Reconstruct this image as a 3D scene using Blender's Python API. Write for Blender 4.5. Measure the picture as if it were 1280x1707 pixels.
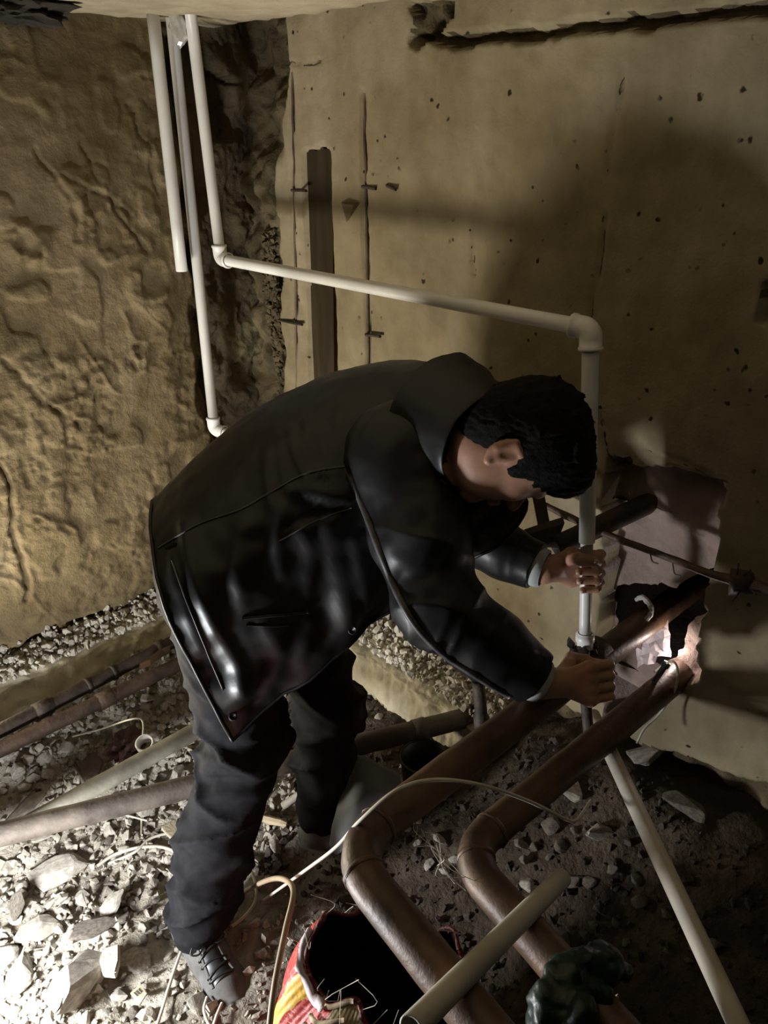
import bpy, bmesh, math, random
import numpy as np
from mathutils import Vector, Matrix, Euler
from mathutils.bvhtree import BVHTree

# ------------------------------------------------------------------ reset
for o in list(bpy.data.objects):
    bpy.data.objects.remove(o, do_unlink=True)
scn = bpy.context.scene
col = scn.collection
random.seed(7)
RNG = np.random.default_rng(7)

# ------------------------------------------------------------------ camera, world, lamps, exposure
PITCH = math.radians(26.3)
CAM = np.array([0.0, 0.0, 1.6])
cd = bpy.data.cameras.new('camera')
cam = bpy.data.objects.new('camera', cd)
col.objects.link(cam)
cam.location = CAM
cam.rotation_euler = (math.pi / 2 - PITCH, 0, 0)
cd.sensor_fit = 'VERTICAL'
cd.sensor_height = 36.0
cd.lens = 36.0 * 1280.0 / 1707.0
cd.clip_start = 0.02
scn.camera = cam

w = bpy.data.worlds.new('world')
scn.world = w
w.use_nodes = True
w.node_tree.nodes['Background'].inputs[0].default_value = (0.85, 0.9, 1.0, 1)
w.node_tree.nodes['Background'].inputs[1].default_value = 0.006

def lamp(name, loc, power, colour, radius):
    d = bpy.data.lights.new(name, 'POINT')
    d.energy = power
    d.color = colour
    d.shadow_soft_size = radius
    o = bpy.data.objects.new(name, d)
    o.location = loc
    col.objects.link(o)
    return o

def flood(name, loc, aim, power, colour, size):
    d = bpy.data.lights.new(name, 'AREA')
    d.shape = 'DISK'
    d.size = size
    d.spread = math.radians(130)
    d.energy = power
    d.color = colour
    o = bpy.data.objects.new(name, d)
    o.location = loc
    o.rotation_euler = (Vector(aim) - Vector(loc)).to_track_quat('-Z', 'Y').to_euler()
    col.objects.link(o)
    return o
lamp('work_lamp', (-0.83, 0.76, 0.27), 56.0, (0.95, 0.97, 1.0), 0.06)                                # white work lamp on the floor, left of the frame
flood('flood_lamp', (-1.11, 1.43, 0.36), (0.35, 1.65, 1.45), 12.5, (1.0, 0.92, 0.75), 0.34)   # warm flood lamp further back, left of the frame

scn.view_settings.view_transform = 'Standard'
scn.view_settings.look = 'None'
scn.view_settings.gamma = 1
scn.view_settings.use_curve_mapping = False
scn.view_settings.exposure = -0.12

# ------------------------------------------------------------------ helpers: coordinates
CP, SP = math.cos(PITCH), math.sin(PITCH)
def ray(px, py):
    u = (px - 640.0) / 1280.0
    v = (853.5 - py) / 1280.0
    return np.array([u, CP + v * SP, -SP + v * CP])
def at(px, py, t):                     # a point in the room, t metres in front of the lens
    return CAM + t * ray(px, py)
def at_z(px, py, z):                   # the same, where the sight line meets height z
    r = ray(px, py)
    return CAM + r * (z - CAM[2]) / r[2]

CORNER = np.array([-0.40, 2.38])
LD = np.array([-0.729, -0.684])        # along the left wall, away from the corner
RD = np.array([0.684, -0.729])         # along the right wall
LN = RD.copy()                         # room-side normal of the left wall
RN = LD.copy()                         # room-side normal of the right wall
def wl(s, z, d=0.0):
    q = CORNER + s * LD + d * LN
    return np.array([q[0], q[1], z])
def wr(s, z, d=0.0):
    q = CORNER + s * RD + d * RN
    return np.array([q[0], q[1], z])
def hit_r(px, py, d=0.0):              # (s, z) on the right wall plane
    r = ray(px, py)
    t = (np.dot(CORNER, RN) + d) / np.dot(r[:2], RN)
    p = CAM + r * t
    return np.dot(p[:2] - CORNER, RD), p[2]
def hit_l(px, py, d=0.0):
    r = ray(px, py)
    t = (np.dot(CORNER, LN) + d) / np.dot(r[:2], LN)
    p = CAM + r * t
    return np.dot(p[:2] - CORNER, LD), p[2]
def on_r(px, py, d=0.0):
    s, z = hit_r(px, py, d)
    return wr(s, z, d)
def on_l(px, py, d=0.0):
    s, z = hit_l(px, py, d)
    return wl(s, z, d)

# ------------------------------------------------------------------ helpers: noise
def _h(ix, iy, iz):
    n = (ix.astype(np.int64) * 374761393 + iy.astype(np.int64) * 668265263 + iz.astype(np.int64) * 2147483647) & 0xffffffff
    n = ((n ^ (n >> 13)) * 1274126177) & 0xffffffff
    n = (n ^ (n >> 16)) & 0xffffff
    return n.astype(np.float64) / 0xffffff
def vnoise(p):
    f = np.floor(p)
    i = f.astype(np.int64)
    t = p - f
    t = t * t * (3 - 2 * t)
    r = 0
    for a in (0, 1):
        for b in (0, 1):
            for c in (0, 1):
                wgt = (t[:, 0] if a else 1 - t[:, 0]) * (t[:, 1] if b else 1 - t[:, 1]) * (t[:, 2] if c else 1 - t[:, 2])
                r = r + wgt * _h(i[:, 0] + a, i[:, 1] + b, i[:, 2] + c)
    return r * 2 - 1
def fbm(p, octv=4, gain=0.5):
    p = np.asarray(p, float)
    r, a = 0, 1.0
    for k in range(octv):
        r = r + a * vnoise(p + 17.3 * k)
        p = p * 2.03
        a *= gain
    return r
def sstep(a, b, x):
    t = np.clip((x - a) / (b - a), 0, 1)
    return t * t * (3 - 2 * t)
def in_poly(x, y, poly):
    r = np.zeros(x.shape, bool)
    n = len(poly)
    for i in range(n):
        x0, y0 = poly[i]
        x1, y1 = poly[(i + 1) % n]
        c = ((y0 > y) != (y1 > y)) & (x < (x1 - x0) * (y - y0) / (y1 - y0 + 1e-12) + x0)
        r ^= c
    return r
def seg_dist(x, y, pts):
    best = np.full(x.shape, 1e9)
    for (x0, y0), (x1, y1) in zip(pts[:-1], pts[1:]):
        dx, dy = x1 - x0, y1 - y0
        h = np.clip(((x - x0) * dx + (y - y0) * dy) / (dx * dx + dy * dy + 1e-12), 0, 1)
        best = np.minimum(best, np.hypot(x - x0 - h * dx, y - y0 - h * dy))
    return best

# ------------------------------------------------------------------ helpers: objects
ORG = {}
def link(name, me, mat, parent=None, loc=None, smooth=True):
    o = bpy.data.objects.new(name, me)
    col.objects.link(o)
    if mat is not None and not me.materials:
        me.materials.append(mat)
    if parent is not None:
        o.parent = parent
        ORG[o.name] = ORG[parent.name]
    else:
        l = np.zeros(3) if loc is None else np.array(loc, float)
        o.location = l
        ORG[o.name] = l
    if smooth and len(me.polygons):
        me.polygons.foreach_set('use_smooth', [True] * len(me.polygons))
    return o
def mesh(name, verts, faces, mat, parent=None, loc=None, smooth=True):
    v = np.asarray(verts, float)
    if parent is not None:
        org = ORG[parent.name]
    elif loc is not None:
        org = np.array(loc, float)
    else:
        org = np.array([v[:, 0].mean(), v[:, 1].mean(), v[:, 2].min()])
    me = bpy.data.meshes.new(name)
    me.from_pydata((v - org).tolist(), [], [tuple(f) for f in faces])
    me.update()
    return link(name, me, mat, parent, org, smooth)
def tag(o, label, cat, group=None):
    o['label'] = label
    o['category'] = cat
    if group:
        o['group'] = group
    return o
def thing(name, label, cat, loc, group=None):
    o = bpy.data.objects.new(name, None)
    col.objects.link(o)
    o.location = loc
    o.empty_display_size = 0.05
    ORG[o.name] = np.array(loc, float)
    return tag(o, label, cat, group)
def struct(o):
    o['kind'] = 'structure'
    return o
def stuff(o):
    o['kind'] = 'stuff'
    return o
def grid_faces(nu, nv, close_u=False, close_v=False):
    f = []
    for i in range(nu if close_u else nu - 1):
        for j in range(nv if close_v else nv - 1):
            a = i * nv + j
            b = ((i + 1) % nu) * nv + j
            c = ((i + 1) % nu) * nv + (j + 1) % nv
            d = i * nv + (j + 1) % nv
            f.append((a, b, c, d))
    return f
def spline(pts, n):
    p = np.array(pts, float)
    if len(p) == 2:
        return p[0] + (p[1] - p[0]) * np.linspace(0, 1, n)[:, None]
    q = np.vstack([2 * p[0] - p[1], p, 2 * p[-1] - p[-2]])
    m = len(p) - 1
    out = []
    for t in np.linspace(0, m, n):
        i = min(int(t), m - 1)
        f = t - i
        a, b, c, d = q[i], q[i + 1], q[i + 2], q[i + 3]
        out.append(0.5 * (2 * b + (c - a) * f + (2 * a - 5 * b + 4 * c - d) * f * f + (3 * b - a - 3 * c + d) * f ** 3))
    return np.array(out)
def fillet(pts, rad, n=10):
    p = [np.array(q, float) for q in pts]
    out = [p[0]]
    for i in range(1, len(p) - 1):
        a = p[i - 1] - p[i]
        b = p[i + 1] - p[i]
        ra = min(rad, np.linalg.norm(a) * 0.49, np.linalg.norm(b) * 0.49)
        q0 = p[i] + a / np.linalg.norm(a) * ra
        q1 = p[i] + b / np.linalg.norm(b) * ra
        for t in np.linspace(0, 1, n):
            out.append((1 - t) ** 2 * q0 + 2 * t * (1 - t) * p[i] + t * t * q1)
    out.append(p[-1])
    return np.array(out)
def frames(pts):
    p = np.array(pts, float)
    T = np.gradient(p, axis=0)
    T /= np.linalg.norm(T, axis=1)[:, None] + 1e-12
    up = np.array([0, 0, 1.0]) if abs(T[0][2]) < 0.9 else np.array([1.0, 0, 0])
    N = []
    n = up - T[0] * np.dot(up, T[0])
    n /= np.linalg.norm(n)
    for t in T:
        n = n - t * np.dot(n, t)
        n /= np.linalg.norm(n) + 1e-12
        N.append(n.copy())
    N = np.array(N)
    return T, N, np.cross(T, N)
def tube_geo(pts, r, seg=12, wall=0.0, rough=0.0, seed=0.0):
    """solid tube (wall = 0) or hollow tube with real open ends"""
    p = np.array(pts, float)
    n = len(p)
    r = np.full(n, r, float) if np.isscalar(r) else np.array(r, float)
    T, N, B = frames(p)
    ang = np.arange(seg) * 2 * math.pi / seg
    ring = np.cos(ang)[None, :, None] * N[:, None, :] + np.sin(ang)[None, :, None] * B[:, None, :]
    rr = np.repeat(r[:, None], seg, 1)
    if rough:
        q = (p[:, None, :] + ring * rr[..., None]).reshape(-1, 3)
        rr = rr * (1 + rough * fbm(q * 45 + seed, 3).reshape(n, seg))
    v = (p[:, None, :] + ring * rr[..., None]).reshape(-1, 3)
    f = [tuple(reversed(q)) for q in grid_faces(n, seg, False, True)]
    if wall > 0:
        v2 = (p[:, None, :] + ring * (rr - wall)[..., None]).reshape(-1, 3)
        m = n * seg
        f += [(a + m, b + m, c + m, d + m) for (a, b, c, d) in grid_faces(n, seg, False, True)]
        for j in range(seg):
            k = (j + 1) % seg
            f.append((j, m + j, m + k, k))
            e = (n - 1) * seg
            f.append((e + j, e + k, m + e + k, m + e + j))
        v = np.vstack([v, v2])
    else:
        f.append(tuple(range(seg)))
        e = (n - 1) * seg
        f.append(tuple(reversed(range(e, e + seg))))
    return v, f
def tube(name, pts, r, mat, parent=None, seg=12, wall=0.0, rough=0.0):
    v, f = tube_geo(pts, r, seg, wall, rough)
    o = mesh(name, v, f, mat, parent)
    return o
def line(a, b, n=2):
    a, b = np.array(a, float), np.array(b, float)
    return a + (b - a) * np.linspace(0, 1, n)[:, None]
def along(a, b, t):
    return np.array(a) + (np.array(b) - np.array(a)) * t
def hull_geo(pts):
    bm = bmesh.new()
    for q in pts:
        bm.verts.new(q)
    r = bmesh.ops.convex_hull(bm, input=bm.verts)
    dele = [g for g in r['geom_interior'] if isinstance(g, bmesh.types.BMVert)] + [g for g in r['geom_unused'] if isinstance(g, bmesh.types.BMVert)]
    if dele:
        bmesh.ops.delete(bm, geom=list(set(dele)), context='VERTS')
    bm.verts.ensure_lookup_table()
    bm.verts.index_update()
    v = np.array([x.co[:] for x in bm.verts])
    f = [tuple(x.index for x in fc.verts) for fc in bm.faces]
    bm.free()
    return v, f

# ------------------------------------------------------------------ helpers: implicit surfaces
class Field:
    def __init__(s, lo, hi, h):
        s.lo = np.array(lo, float)
        s.h = h
        s.n = np.ceil((np.array(hi) - s.lo) / h).astype(int) + 1
        s.F = np.full(s.n, 0.08, np.float32)
    def _blk(s, lo, hi):
        a = np.clip(np.floor((np.array(lo) - s.lo) / s.h).astype(int), 0, s.n)
        b = np.clip(np.ceil((np.array(hi) - s.lo) / s.h).astype(int) + 1, 0, s.n)
        g = [(s.lo[i] + s.h * np.arange(a[i], b[i])).astype(np.float32) for i in range(3)]
        return tuple(slice(a[i], b[i]) for i in range(3)), g[0][:, None, None], g[1][None, :, None], g[2][None, None, :]
    def _mix(s, sl, d, k, cut):
        F = s.F[sl]
        if F.size == 0:
            return
        if cut:
            s.F[sl] = np.maximum(F, -d)
            return
        h = np.clip(0.5 + 0.5 * (F - d) / k, 0, 1)
        s.F[sl] = F * (1 - h) + d * h - k * h * (1 - h)
    def cone(s, a, b, ra, rb=None, k=0.012, cut=False):
        a, b = np.array(a, float), np.array(b, float)
        rb = ra if rb is None else rb
        m = max(ra, rb) + k + 0.02
        sl, X, Y, Z = s._blk(np.minimum(a, b) - m, np.maximum(a, b) + m)
        e = b - a
        L = float(e @ e) + 1e-12
        h = np.clip(((X - a[0]) * e[0] + (Y - a[1]) * e[1] + (Z - a[2]) * e[2]) / L, 0, 1)
        d = np.sqrt((X - a[0] - h * e[0]) ** 2 + (Y - a[1] - h * e[1]) ** 2 + (Z - a[2] - h * e[2]) ** 2) - (ra + h * (rb - ra))
        s._mix(sl, d, k, cut)
    def chain(s, pts, rad, k=0.012):
        for i in range(len(pts) - 1):
            s.cone(pts[i], pts[i + 1], rad[i], rad[i + 1], k)
    def ball(s, c, r, axes=None, k=0.012, cut=False):
        c = np.array(c, float)
        r = np.array([r] * 3 if np.isscalar(r) else r, float)
        A = np.eye(3) if axes is None else np.array(axes, float)
        m = r.max() + k + 0.02
        sl, X, Y, Z = s._blk(c - m, c + m)
        q = [(X - c[0]) * A[i][0] + (Y - c[1]) * A[i][1] + (Z - c[2]) * A[i][2] for i in range(3)]
        k0 = np.sqrt(sum((q[i] / r[i]) ** 2 for i in range(3)))
        k1 = np.sqrt(sum((q[i] / r[i] ** 2) ** 2 for i in range(3))) + 1e-9
        s._mix(sl, k0 * (k0 - 1) / k1, k, cut)
    def below(s, z):                     # flat cut: keep what lies above z
        Z = (s.lo[2] + s.h * np.arange(s.n[2])).astype(np.float32)[None, None, :]
        s.F = np.maximum(s.F, z - Z)
    def geo(s):
        F = s.F
        n = s.n
        S = F < 0
        c = [S[i:n[0] - 1 + i, j:n[1] - 1 + j, k:n[2] - 1 + k] for i in (0, 1) for j in (0, 1) for k in (0, 1)]
        anyv = np.zeros_like(c[0])
        allv = np.ones_like(c[0])
        for q in c:
            anyv |= q
            allv &= q
        I = np.argwhere(anyv & ~allv)
        cnt = np.zeros(len(I))
        acc = np.zeros((len(I), 3))
        cor = [(i, j, k) for i in (0, 1) for j in (0, 1) for k in (0, 1)]
        val = np.array([F[I[:, 0] + a, I[:, 1] + b, I[:, 2] + d] for a, b, d in cor])
        for p in range(8):
            for q in range(p + 1, 8):
                if sum(abs(cor[p][m] - cor[q][m]) for m in range(3)) != 1:
                    continue
                x = (val[p] < 0) != (val[q] < 0)
                t = np.where(x, val[p] / (val[p] - val[q] + 1e-12), 0)
                for m in range(3):
                    acc[:, m] += np.where(x, cor[p][m] + t * (cor[q][m] - cor[p][m]), 0)
                cnt += x
        V = s.lo + s.h * (I + acc / cnt[:, None])
        vid = np.full(tuple(n - 1), -1, np.int64)
        vid[I[:, 0], I[:, 1], I[:, 2]] = np.arange(len(I))
        faces = []
        for ax in range(3):
            o1, o2 = (ax + 1) % 3, (ax + 2) % 3
            a = [slice(None)] * 3
            b = [slice(None)] * 3
            a[ax], b[ax] = slice(0, -1), slice(1, None)
            E = np.argwhere(S[tuple(a)] != S[tuple(b)])
            ok = (E[:, o1] > 0) & (E[:, o2] > 0) & (E[:, o1] < n[o1] - 1) & (E[:, o2] < n[o2] - 1)
            E = E[ok]
            d1 = np.zeros(3, int); d1[o1] = 1
            d2 = np.zeros(3, int); d2[o2] = 1
            g = lambda e: vid[e[:, 0], e[:, 1], e[:, 2]]
            Q = np.stack([g(E - d1 - d2), g(E - d2), g(E), g(E - d1)], 1)
            neg = S[E[:, 0], E[:, 1], E[:, 2]]
            Q[~neg] = Q[~neg][:, ::-1]
            faces.append(Q)
        return V, np.vstack(faces)
def vert_normals(V, Fq):
    N = np.zeros_like(V)
    Fq = np.asarray(Fq)
    fn = np.cross(V[Fq[:, 2]] - V[Fq[:, 0]], V[Fq[:, 3]] - V[Fq[:, 1]])
    for m in range(4):
        np.add.at(N, Fq[:, m], fn)
    return N / (np.linalg.norm(N, axis=1)[:, None] + 1e-12)

# ------------------------------------------------------------------ helpers: materials
def mat_new(name):
    m = bpy.data.materials.new(name)
    m.use_nodes = True
    nt = m.node_tree
    return m, nt, nt.nodes['Principled BSDF']
def ramp(nt, fac, stops):
    r = nt.nodes.new('ShaderNodeValToRGB')
    cr = r.color_ramp
    cr.elements[0].position, cr.elements[0].color = stops[0][0], (*stops[0][1], 1)
    cr.elements[1].position, cr.elements[1].color = stops[-1][0], (*stops[-1][1], 1)
    for pos, c in stops[1:-1]:
        e = cr.elements.new(pos)
        e.color = (*c, 1)
    nt.links.new(fac, r.inputs[0])
    return r.outputs[0]
def noise(nt, scale, detail=6, rough=0.6, stretch=None, dist=0.0):
    tc = nt.nodes.new('ShaderNodeTexCoord')
    src = tc.outputs['Object']
    if stretch:
        mp = nt.nodes.new('ShaderNodeMapping')
        mp.inputs['Scale'].default_value = stretch
        nt.links.new(src, mp.inputs[0])
        src = mp.outputs[0]
    n = nt.nodes.new('ShaderNodeTexNoise')
    n.inputs['Scale'].default_value = scale
    n.inputs['Detail'].default_value = detail
    n.inputs['Roughness'].default_value = rough
    n.inputs['Distortion'].default_value = dist
    nt.links.new(src, n.inputs['Vector'])
    return n.outputs['Fac']
def mixc(nt, a, b, fac, mode='MIX'):
    m = nt.nodes.new('ShaderNodeMix')
    m.data_type = 'RGBA'
    m.blend_type = mode
    for sock, val in ((m.inputs[0], fac), (m.inputs[6], a), (m.inputs[7], b)):
        if hasattr(val, 'is_output'):
            nt.links.new(val, sock)
        elif isinstance(val, (int, float)):
            sock.default_value = val
        else:
            sock.default_value = (*val, 1)
    return m.outputs[2]
def bump(nt, bs, h, strength, dist=0.01):
    b = nt.nodes.new('ShaderNodeBump')
    b.inputs['Strength'].default_value = strength
    b.inputs['Distance'].default_value = dist
    nt.links.new(h, b.inputs['Height'])
    old = bs.inputs['Normal'].links
    if old:
        nt.links.new(old[0].from_socket, b.inputs['Normal'])
    nt.links.new(b.outputs[0], bs.inputs['Normal'])
def simple(name, c1, c2, scale=8, rough=0.7, bmp=0.3, bscale=60, bdist=0.003, metal=0.0, stretch=None, lo=0.35, hi=0.65, spec=None):
    m, nt, bs = mat_new(name)
    nt.links.new(ramp(nt, noise(nt, scale, stretch=stretch), [(lo, c1), (hi, c2)]), bs.inputs['Base Color'])
    bs.inputs['Roughness'].default_value = rough
    bs.inputs['Metallic'].default_value = metal
    if spec is not None:
        bs.inputs['Specular IOR Level'].default_value = spec
    if bmp:
        bump(nt, bs, noise(nt, bscale, 5), bmp, bdist)
    return m

def wall_mat(name, c_dark, c_mid, c_light, pit=(0.03, 0.022, 0.012), pit_scale=26, fine=0.35, big=0.5, pits=True):
    m, nt, bs = mat_new(name)
    base = ramp(nt, noise(nt, 3.0, 8, 0.65), [(0.30, c_dark), (0.5, c_mid), (0.72, c_light)])
    blotch = ramp(nt, noise(nt, 14, 5, 0.6), [(0.3, (0.72, 0.70, 0.66)), (0.62, (1, 1, 1))])
    c = mixc(nt, base, blotch, 0.55, 'MULTIPLY')
    streak = ramp(nt, noise(nt, 2.2, 4, 0.5, stretch=(6, 6, 0.7)), [(0.35, (0.80, 0.77, 0.70)), (0.6, (1, 1, 1))])
    c = mixc(nt, c, streak, 0.5, 'MULTIPLY')
    if pits:
        tc = nt.nodes.new('ShaderNodeTexCoord')
        nz = nt.nodes.new('ShaderNodeTexNoise'); nz.inputs['Scale'].default_value = 55; nz.inputs['Detail'].default_value = 3
        nt.links.new(tc.outputs['Object'], nz.inputs['Vector'])
        mv = nt.nodes.new('ShaderNodeVectorMath'); mv.operation = 'MULTIPLY_ADD'
        nt.links.new(nz.outputs['Color'], mv.inputs[0]); mv.inputs[1].default_value = (.014, .014, .022)
        nt.links.new(tc.outputs['Object'], mv.inputs[2])
        vo = nt.nodes.new('ShaderNodeTexVoronoi')
        vo.inputs['Scale'].default_value = pit_scale
        nt.links.new(mv.outputs[0], vo.inputs['Vector'])
        pm = ramp(nt, vo.outputs['Distance'], [(0.09, (1, 1, 1)), (0.15, (0, 0, 0))])
        gate = ramp(nt, noise(nt, 9, 2), [(0.47, (0, 0, 0)), (0.54, (1, 1, 1))])
        pf = mixc(nt, pm, gate, 1.0, 'MULTIPLY')
        c = mixc(nt, c, pit, pf)
    nt.links.new(c, bs.inputs['Base Color'])
    bs.inputs['Roughness'].default_value = 0.92
    bs.inputs['Specular IOR Level'].default_value = 0.2
    bump(nt, bs, noise(nt, 22, 8, 0.65), big, 0.012)
    bump(nt, bs, noise(nt, 55, 6, 0.7), fine, 0.008)
    bump(nt, bs, noise(nt, 150, 4, 0.6), fine, 0.003)
    return m

M = {}
M['wall_right'] = wall_mat('smooth_concrete', (0.195, 0.158, 0.096), (0.285, 0.238, 0.152), (0.37, 0.315, 0.215), big=0.22, fine=0.2)
M['wall_left'] = wall_mat('rough_plaster', (0.135, 0.100, 0.050), (0.20, 0.152, 0.082), (0.29, 0.23, 0.135), big=0.3, fine=0.55, pits=False)
M['ceiling'] = wall_mat('pale_ceiling', (0.38, 0.32, 0.22), (0.48, 0.41, 0.29), (0.55, 0.48, 0.35), big=0.25, pits=False)
M['cream'] = wall_mat('cream_footing', (0.42, 0.37, 0.25), (0.55, 0.49, 0.35), (0.66, 0.60, 0.45), big=0.5, pits=False)
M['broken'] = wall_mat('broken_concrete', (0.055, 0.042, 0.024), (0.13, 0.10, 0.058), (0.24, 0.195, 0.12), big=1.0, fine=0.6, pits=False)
M['niche'] = wall_mat('pinkish_masonry', (0.20, 0.145, 0.125), (0.31, 0.235, 0.205), (0.38, 0.30, 0.265), big=0.5, pits=False)
def ground_mat():
    m, nt, bs = mat_new('lit_dust_shaded_earth')
    earth = ramp(nt, noise(nt, 9), [(0.35, (0.032, 0.023, 0.016)), (0.65, (0.095, 0.073, 0.052))])  # dark soil tone, also carries the shade on the right
    lit_dust = ramp(nt, noise(nt, 11), [(0.32, (0.20, 0.17, 0.13)), (0.66, (0.46, 0.42, 0.35))])
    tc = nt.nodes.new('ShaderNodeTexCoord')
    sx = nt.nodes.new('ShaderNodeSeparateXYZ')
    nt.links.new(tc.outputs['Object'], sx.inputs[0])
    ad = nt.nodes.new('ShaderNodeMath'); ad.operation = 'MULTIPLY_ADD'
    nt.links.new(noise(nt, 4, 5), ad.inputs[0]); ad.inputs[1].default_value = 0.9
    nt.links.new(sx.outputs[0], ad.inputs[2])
    f = ramp(nt, ad.outputs[0], [(0.0, (1, 1, 1)), (0.42, (0, 0, 0))])  # pale towards the lamp, dark away from it: light put into the colour
    nt.links.new(mixc(nt, earth, lit_dust, f), bs.inputs['Base Color'])
    bs.inputs['Roughness'].default_value = 0.95
    bs.inputs['Specular IOR Level'].default_value = 0.15
    bump(nt, bs, noise(nt, 70, 5), 0.9, 0.012)
    return m
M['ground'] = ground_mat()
M['stone'] = simple('concrete_lump', (0.30, 0.27, 0.22), (0.56, 0.52, 0.44), 5, 0.92, 0.6, 55, 0.008)
M['stone_dark'] = simple('dark_lump', (0.09, 0.075, 0.06), (0.22, 0.19, 0.15), 7, 0.92, 0.6, 60, 0.008)
M['gravel'] = simple('gravel', (0.16, 0.135, 0.105), (0.50, 0.46, 0.38), 28, 0.95, 0.5, 90, 0.006, lo=0.3, hi=0.7)
M['rust'] = simple('rusty_iron', (0.045, 0.029, 0.021), (0.135, 0.085, 0.058), 14, 0.62, 0.5, 90, 0.004, metal=0.25)
M['rust_dark'] = simple('dark_iron', (0.022, 0.017, 0.013), (0.075, 0.05, 0.034), 16, 0.66, 0.5, 90, 0.004, metal=0.2)
M['rust_brown'] = simple('brown_painted_iron', (0.042, 0.023, 0.013), (0.13, 0.070, 0.036), 12, 0.5, 0.35, 80, 0.003, metal=0.15)
M['pipe_grey'] = simple('dull_grey_brown_iron', (0.055, 0.042, 0.033), (0.16, 0.128, 0.10), 12, 0.7, 0.4, 90, 0.003, metal=0.1)
M['pipe_green'] = simple('grey_green_iron', (0.17, 0.155, 0.115), (0.36, 0.34, 0.27), 9, 0.7, 0.4, 90, 0.003)
M['ppr'] = simple('white_plastic_pipe', (0.66, 0.65, 0.62), (0.78, 0.77, 0.74), 6, 0.38, 0.05, 60, 0.001)
M['ppr_old'] = simple('dusty_plastic_pipe', (0.42, 0.38, 0.31), (0.56, 0.52, 0.44), 9, 0.55, 0.15, 80, 0.002)
M['skin'] = simple('skin', (0.36, 0.185, 0.115), (0.46, 0.255, 0.17), 20, 0.5, 0.15, 160, 0.001)
M['nail'] = simple('nail', (0.62, 0.42, 0.34), (0.68, 0.48, 0.40), 20, 0.3, 0)
M['hair'] = simple('black_hair', (0.003, 0.0025, 0.0025), (0.007, 0.006, 0.0055), 40, 0.8, 0.6, 180, 0.004, stretch=(1, 1, 4), spec=0.15)
M['leather'] = None
def leather():
    m, nt, bs = mat_new('black_leather')
    nt.links.new(ramp(nt, noise(nt, 6, 4), [(0.3, (0.005, 0.005, 0.0055)), (0.7, (0.010, 0.010, 0.011))]), bs.inputs['Base Color'])
    rr = nt.nodes.new('ShaderNodeMapRange')
    rr.inputs['To Min'].default_value = 0.33
    rr.inputs['To Max'].default_value = 0.52
    nt.links.new(noise(nt, 12, 4), rr.inputs['Value'])
    nt.links.new(rr.outputs[0], bs.inputs['Roughness'])
    bs.inputs['Specular IOR Level'].default_value = 0.42
    bump(nt, bs, noise(nt, 7, 3, 0.5), 0.22, 0.02)
    bump(nt, bs, noise(nt, 230, 3), 0.12, 0.001)
    return m
M['leather'] = leather()
M['trouser'] = simple('charcoal_cotton', (0.010, 0.010, 0.011), (0.018, 0.018, 0.020), 30, 0.80, 0.25, 300, 0.001, spec=0.07)
M['shirt'] = simple('pale_shirt', (0.45, 0.48, 0.48), (0.55, 0.58, 0.58), 30, 0.85, 0.2, 200, 0.001)
M['shoe'] = simple('grey_suede', (0.075, 0.073, 0.067), (0.13, 0.125, 0.115), 30, 0.9, 0.3, 250, 0.001)
M['sole'] = simple('rubber_sole', (0.10, 0.10, 0.095), (0.17, 0.165, 0.155), 30, 0.8, 0.2, 120, 0.001)
M['black'] = simple('black_plastic', (0.008, 0.008, 0.009), (0.02, 0.019, 0.018), 10, 0.45, 0.1, 80, 0.001)
M['eye'] = simple('eye_white', (0.55, 0.52, 0.48), (0.6, 0.57, 0.53), 5, 0.2, 0)
M['cable'] = simple('pale_cable', (0.48, 0.44, 0.36), (0.60, 0.56, 0.46), 10, 0.6, 0.1, 60, 0.001)
M['cable_tan'] = simple('tan_cable', (0.24, 0.17, 0.10), (0.33, 0.25, 0.16), 10, 0.55, 0.1, 60, 0.001)
M['grey_sheet'] = simple('grey_plastic_sheet', (0.085, 0.088, 0.088), (0.13, 0.135, 0.135), 8, 0.75, 0.2, 40, 0.003)
M['foil'] = simple('crumpled_foil', (0.55, 0.55, 0.52), (0.75, 0.74, 0.70), 8, 0.3, 0.5, 30, 0.006, metal=0.4)
M['paper'] = simple('pinkish_paper', (0.55, 0.45, 0.46), (0.72, 0.62, 0.62), 12, 0.8, 0.4, 40, 0.004)
M['timber'] = simple('shaded_timber', (0.030, 0.022, 0.013), (0.046, 0.034, 0.021), 4, 0.9, 0.2, 50, 0.002, stretch=(8, 8, 0.8), spec=0.05)  # brown board made darker, the recess shade put into its colour
M['wood_pale'] = simple('pale_wood', (0.36, 0.28, 0.17), (0.52, 0.42, 0.28), 6, 0.85, 0.3, 60, 0.003)
M['rag'] = simple('maroon_rag', (0.045, 0.020, 0.022), (0.10, 0.05, 0.05), 10, 0.95, 0.5, 90, 0.004)
M['green'] = simple('dark_green_rubber', (0.004, 0.014, 0.010), (0.008, 0.025, 0.018), 10, 0.42, 0.3, 60, 0.004)
def lit_mat():
    m, nt, bs = mat_new('torch_lens')
    bs.inputs['Emission Color'].default_value = (1, .95, .9, 1)
    bs.inputs['Emission Strength'].default_value = 6
    return m
M['lit'] = lit_mat()
M['lit_seam'] = simple('lit_seam_leather', (0.035, 0.035, 0.036), (0.10, 0.10, 0.10), 20, 0.5, 0.2, 90, 0.002)  # lighter leather: the highlight along the seams is put into the colour
M['web'] = simple('sooty_web', (0.010, 0.008, 0.006), (0.03, 0.024, 0.016), 20, 0.95, 0.3, 90, 0.004)
M['shade_earth'] = simple('shaft_dark', (0.03, 0.022, 0.018), (0.07, 0.052, 0.042), 9, 0.95, 0.8, 50, 0.012)  # dark tone, carries the shade of the cracks and right-hand grit

# ================================================================== THE ROOM
CEIL = 1.845
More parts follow.
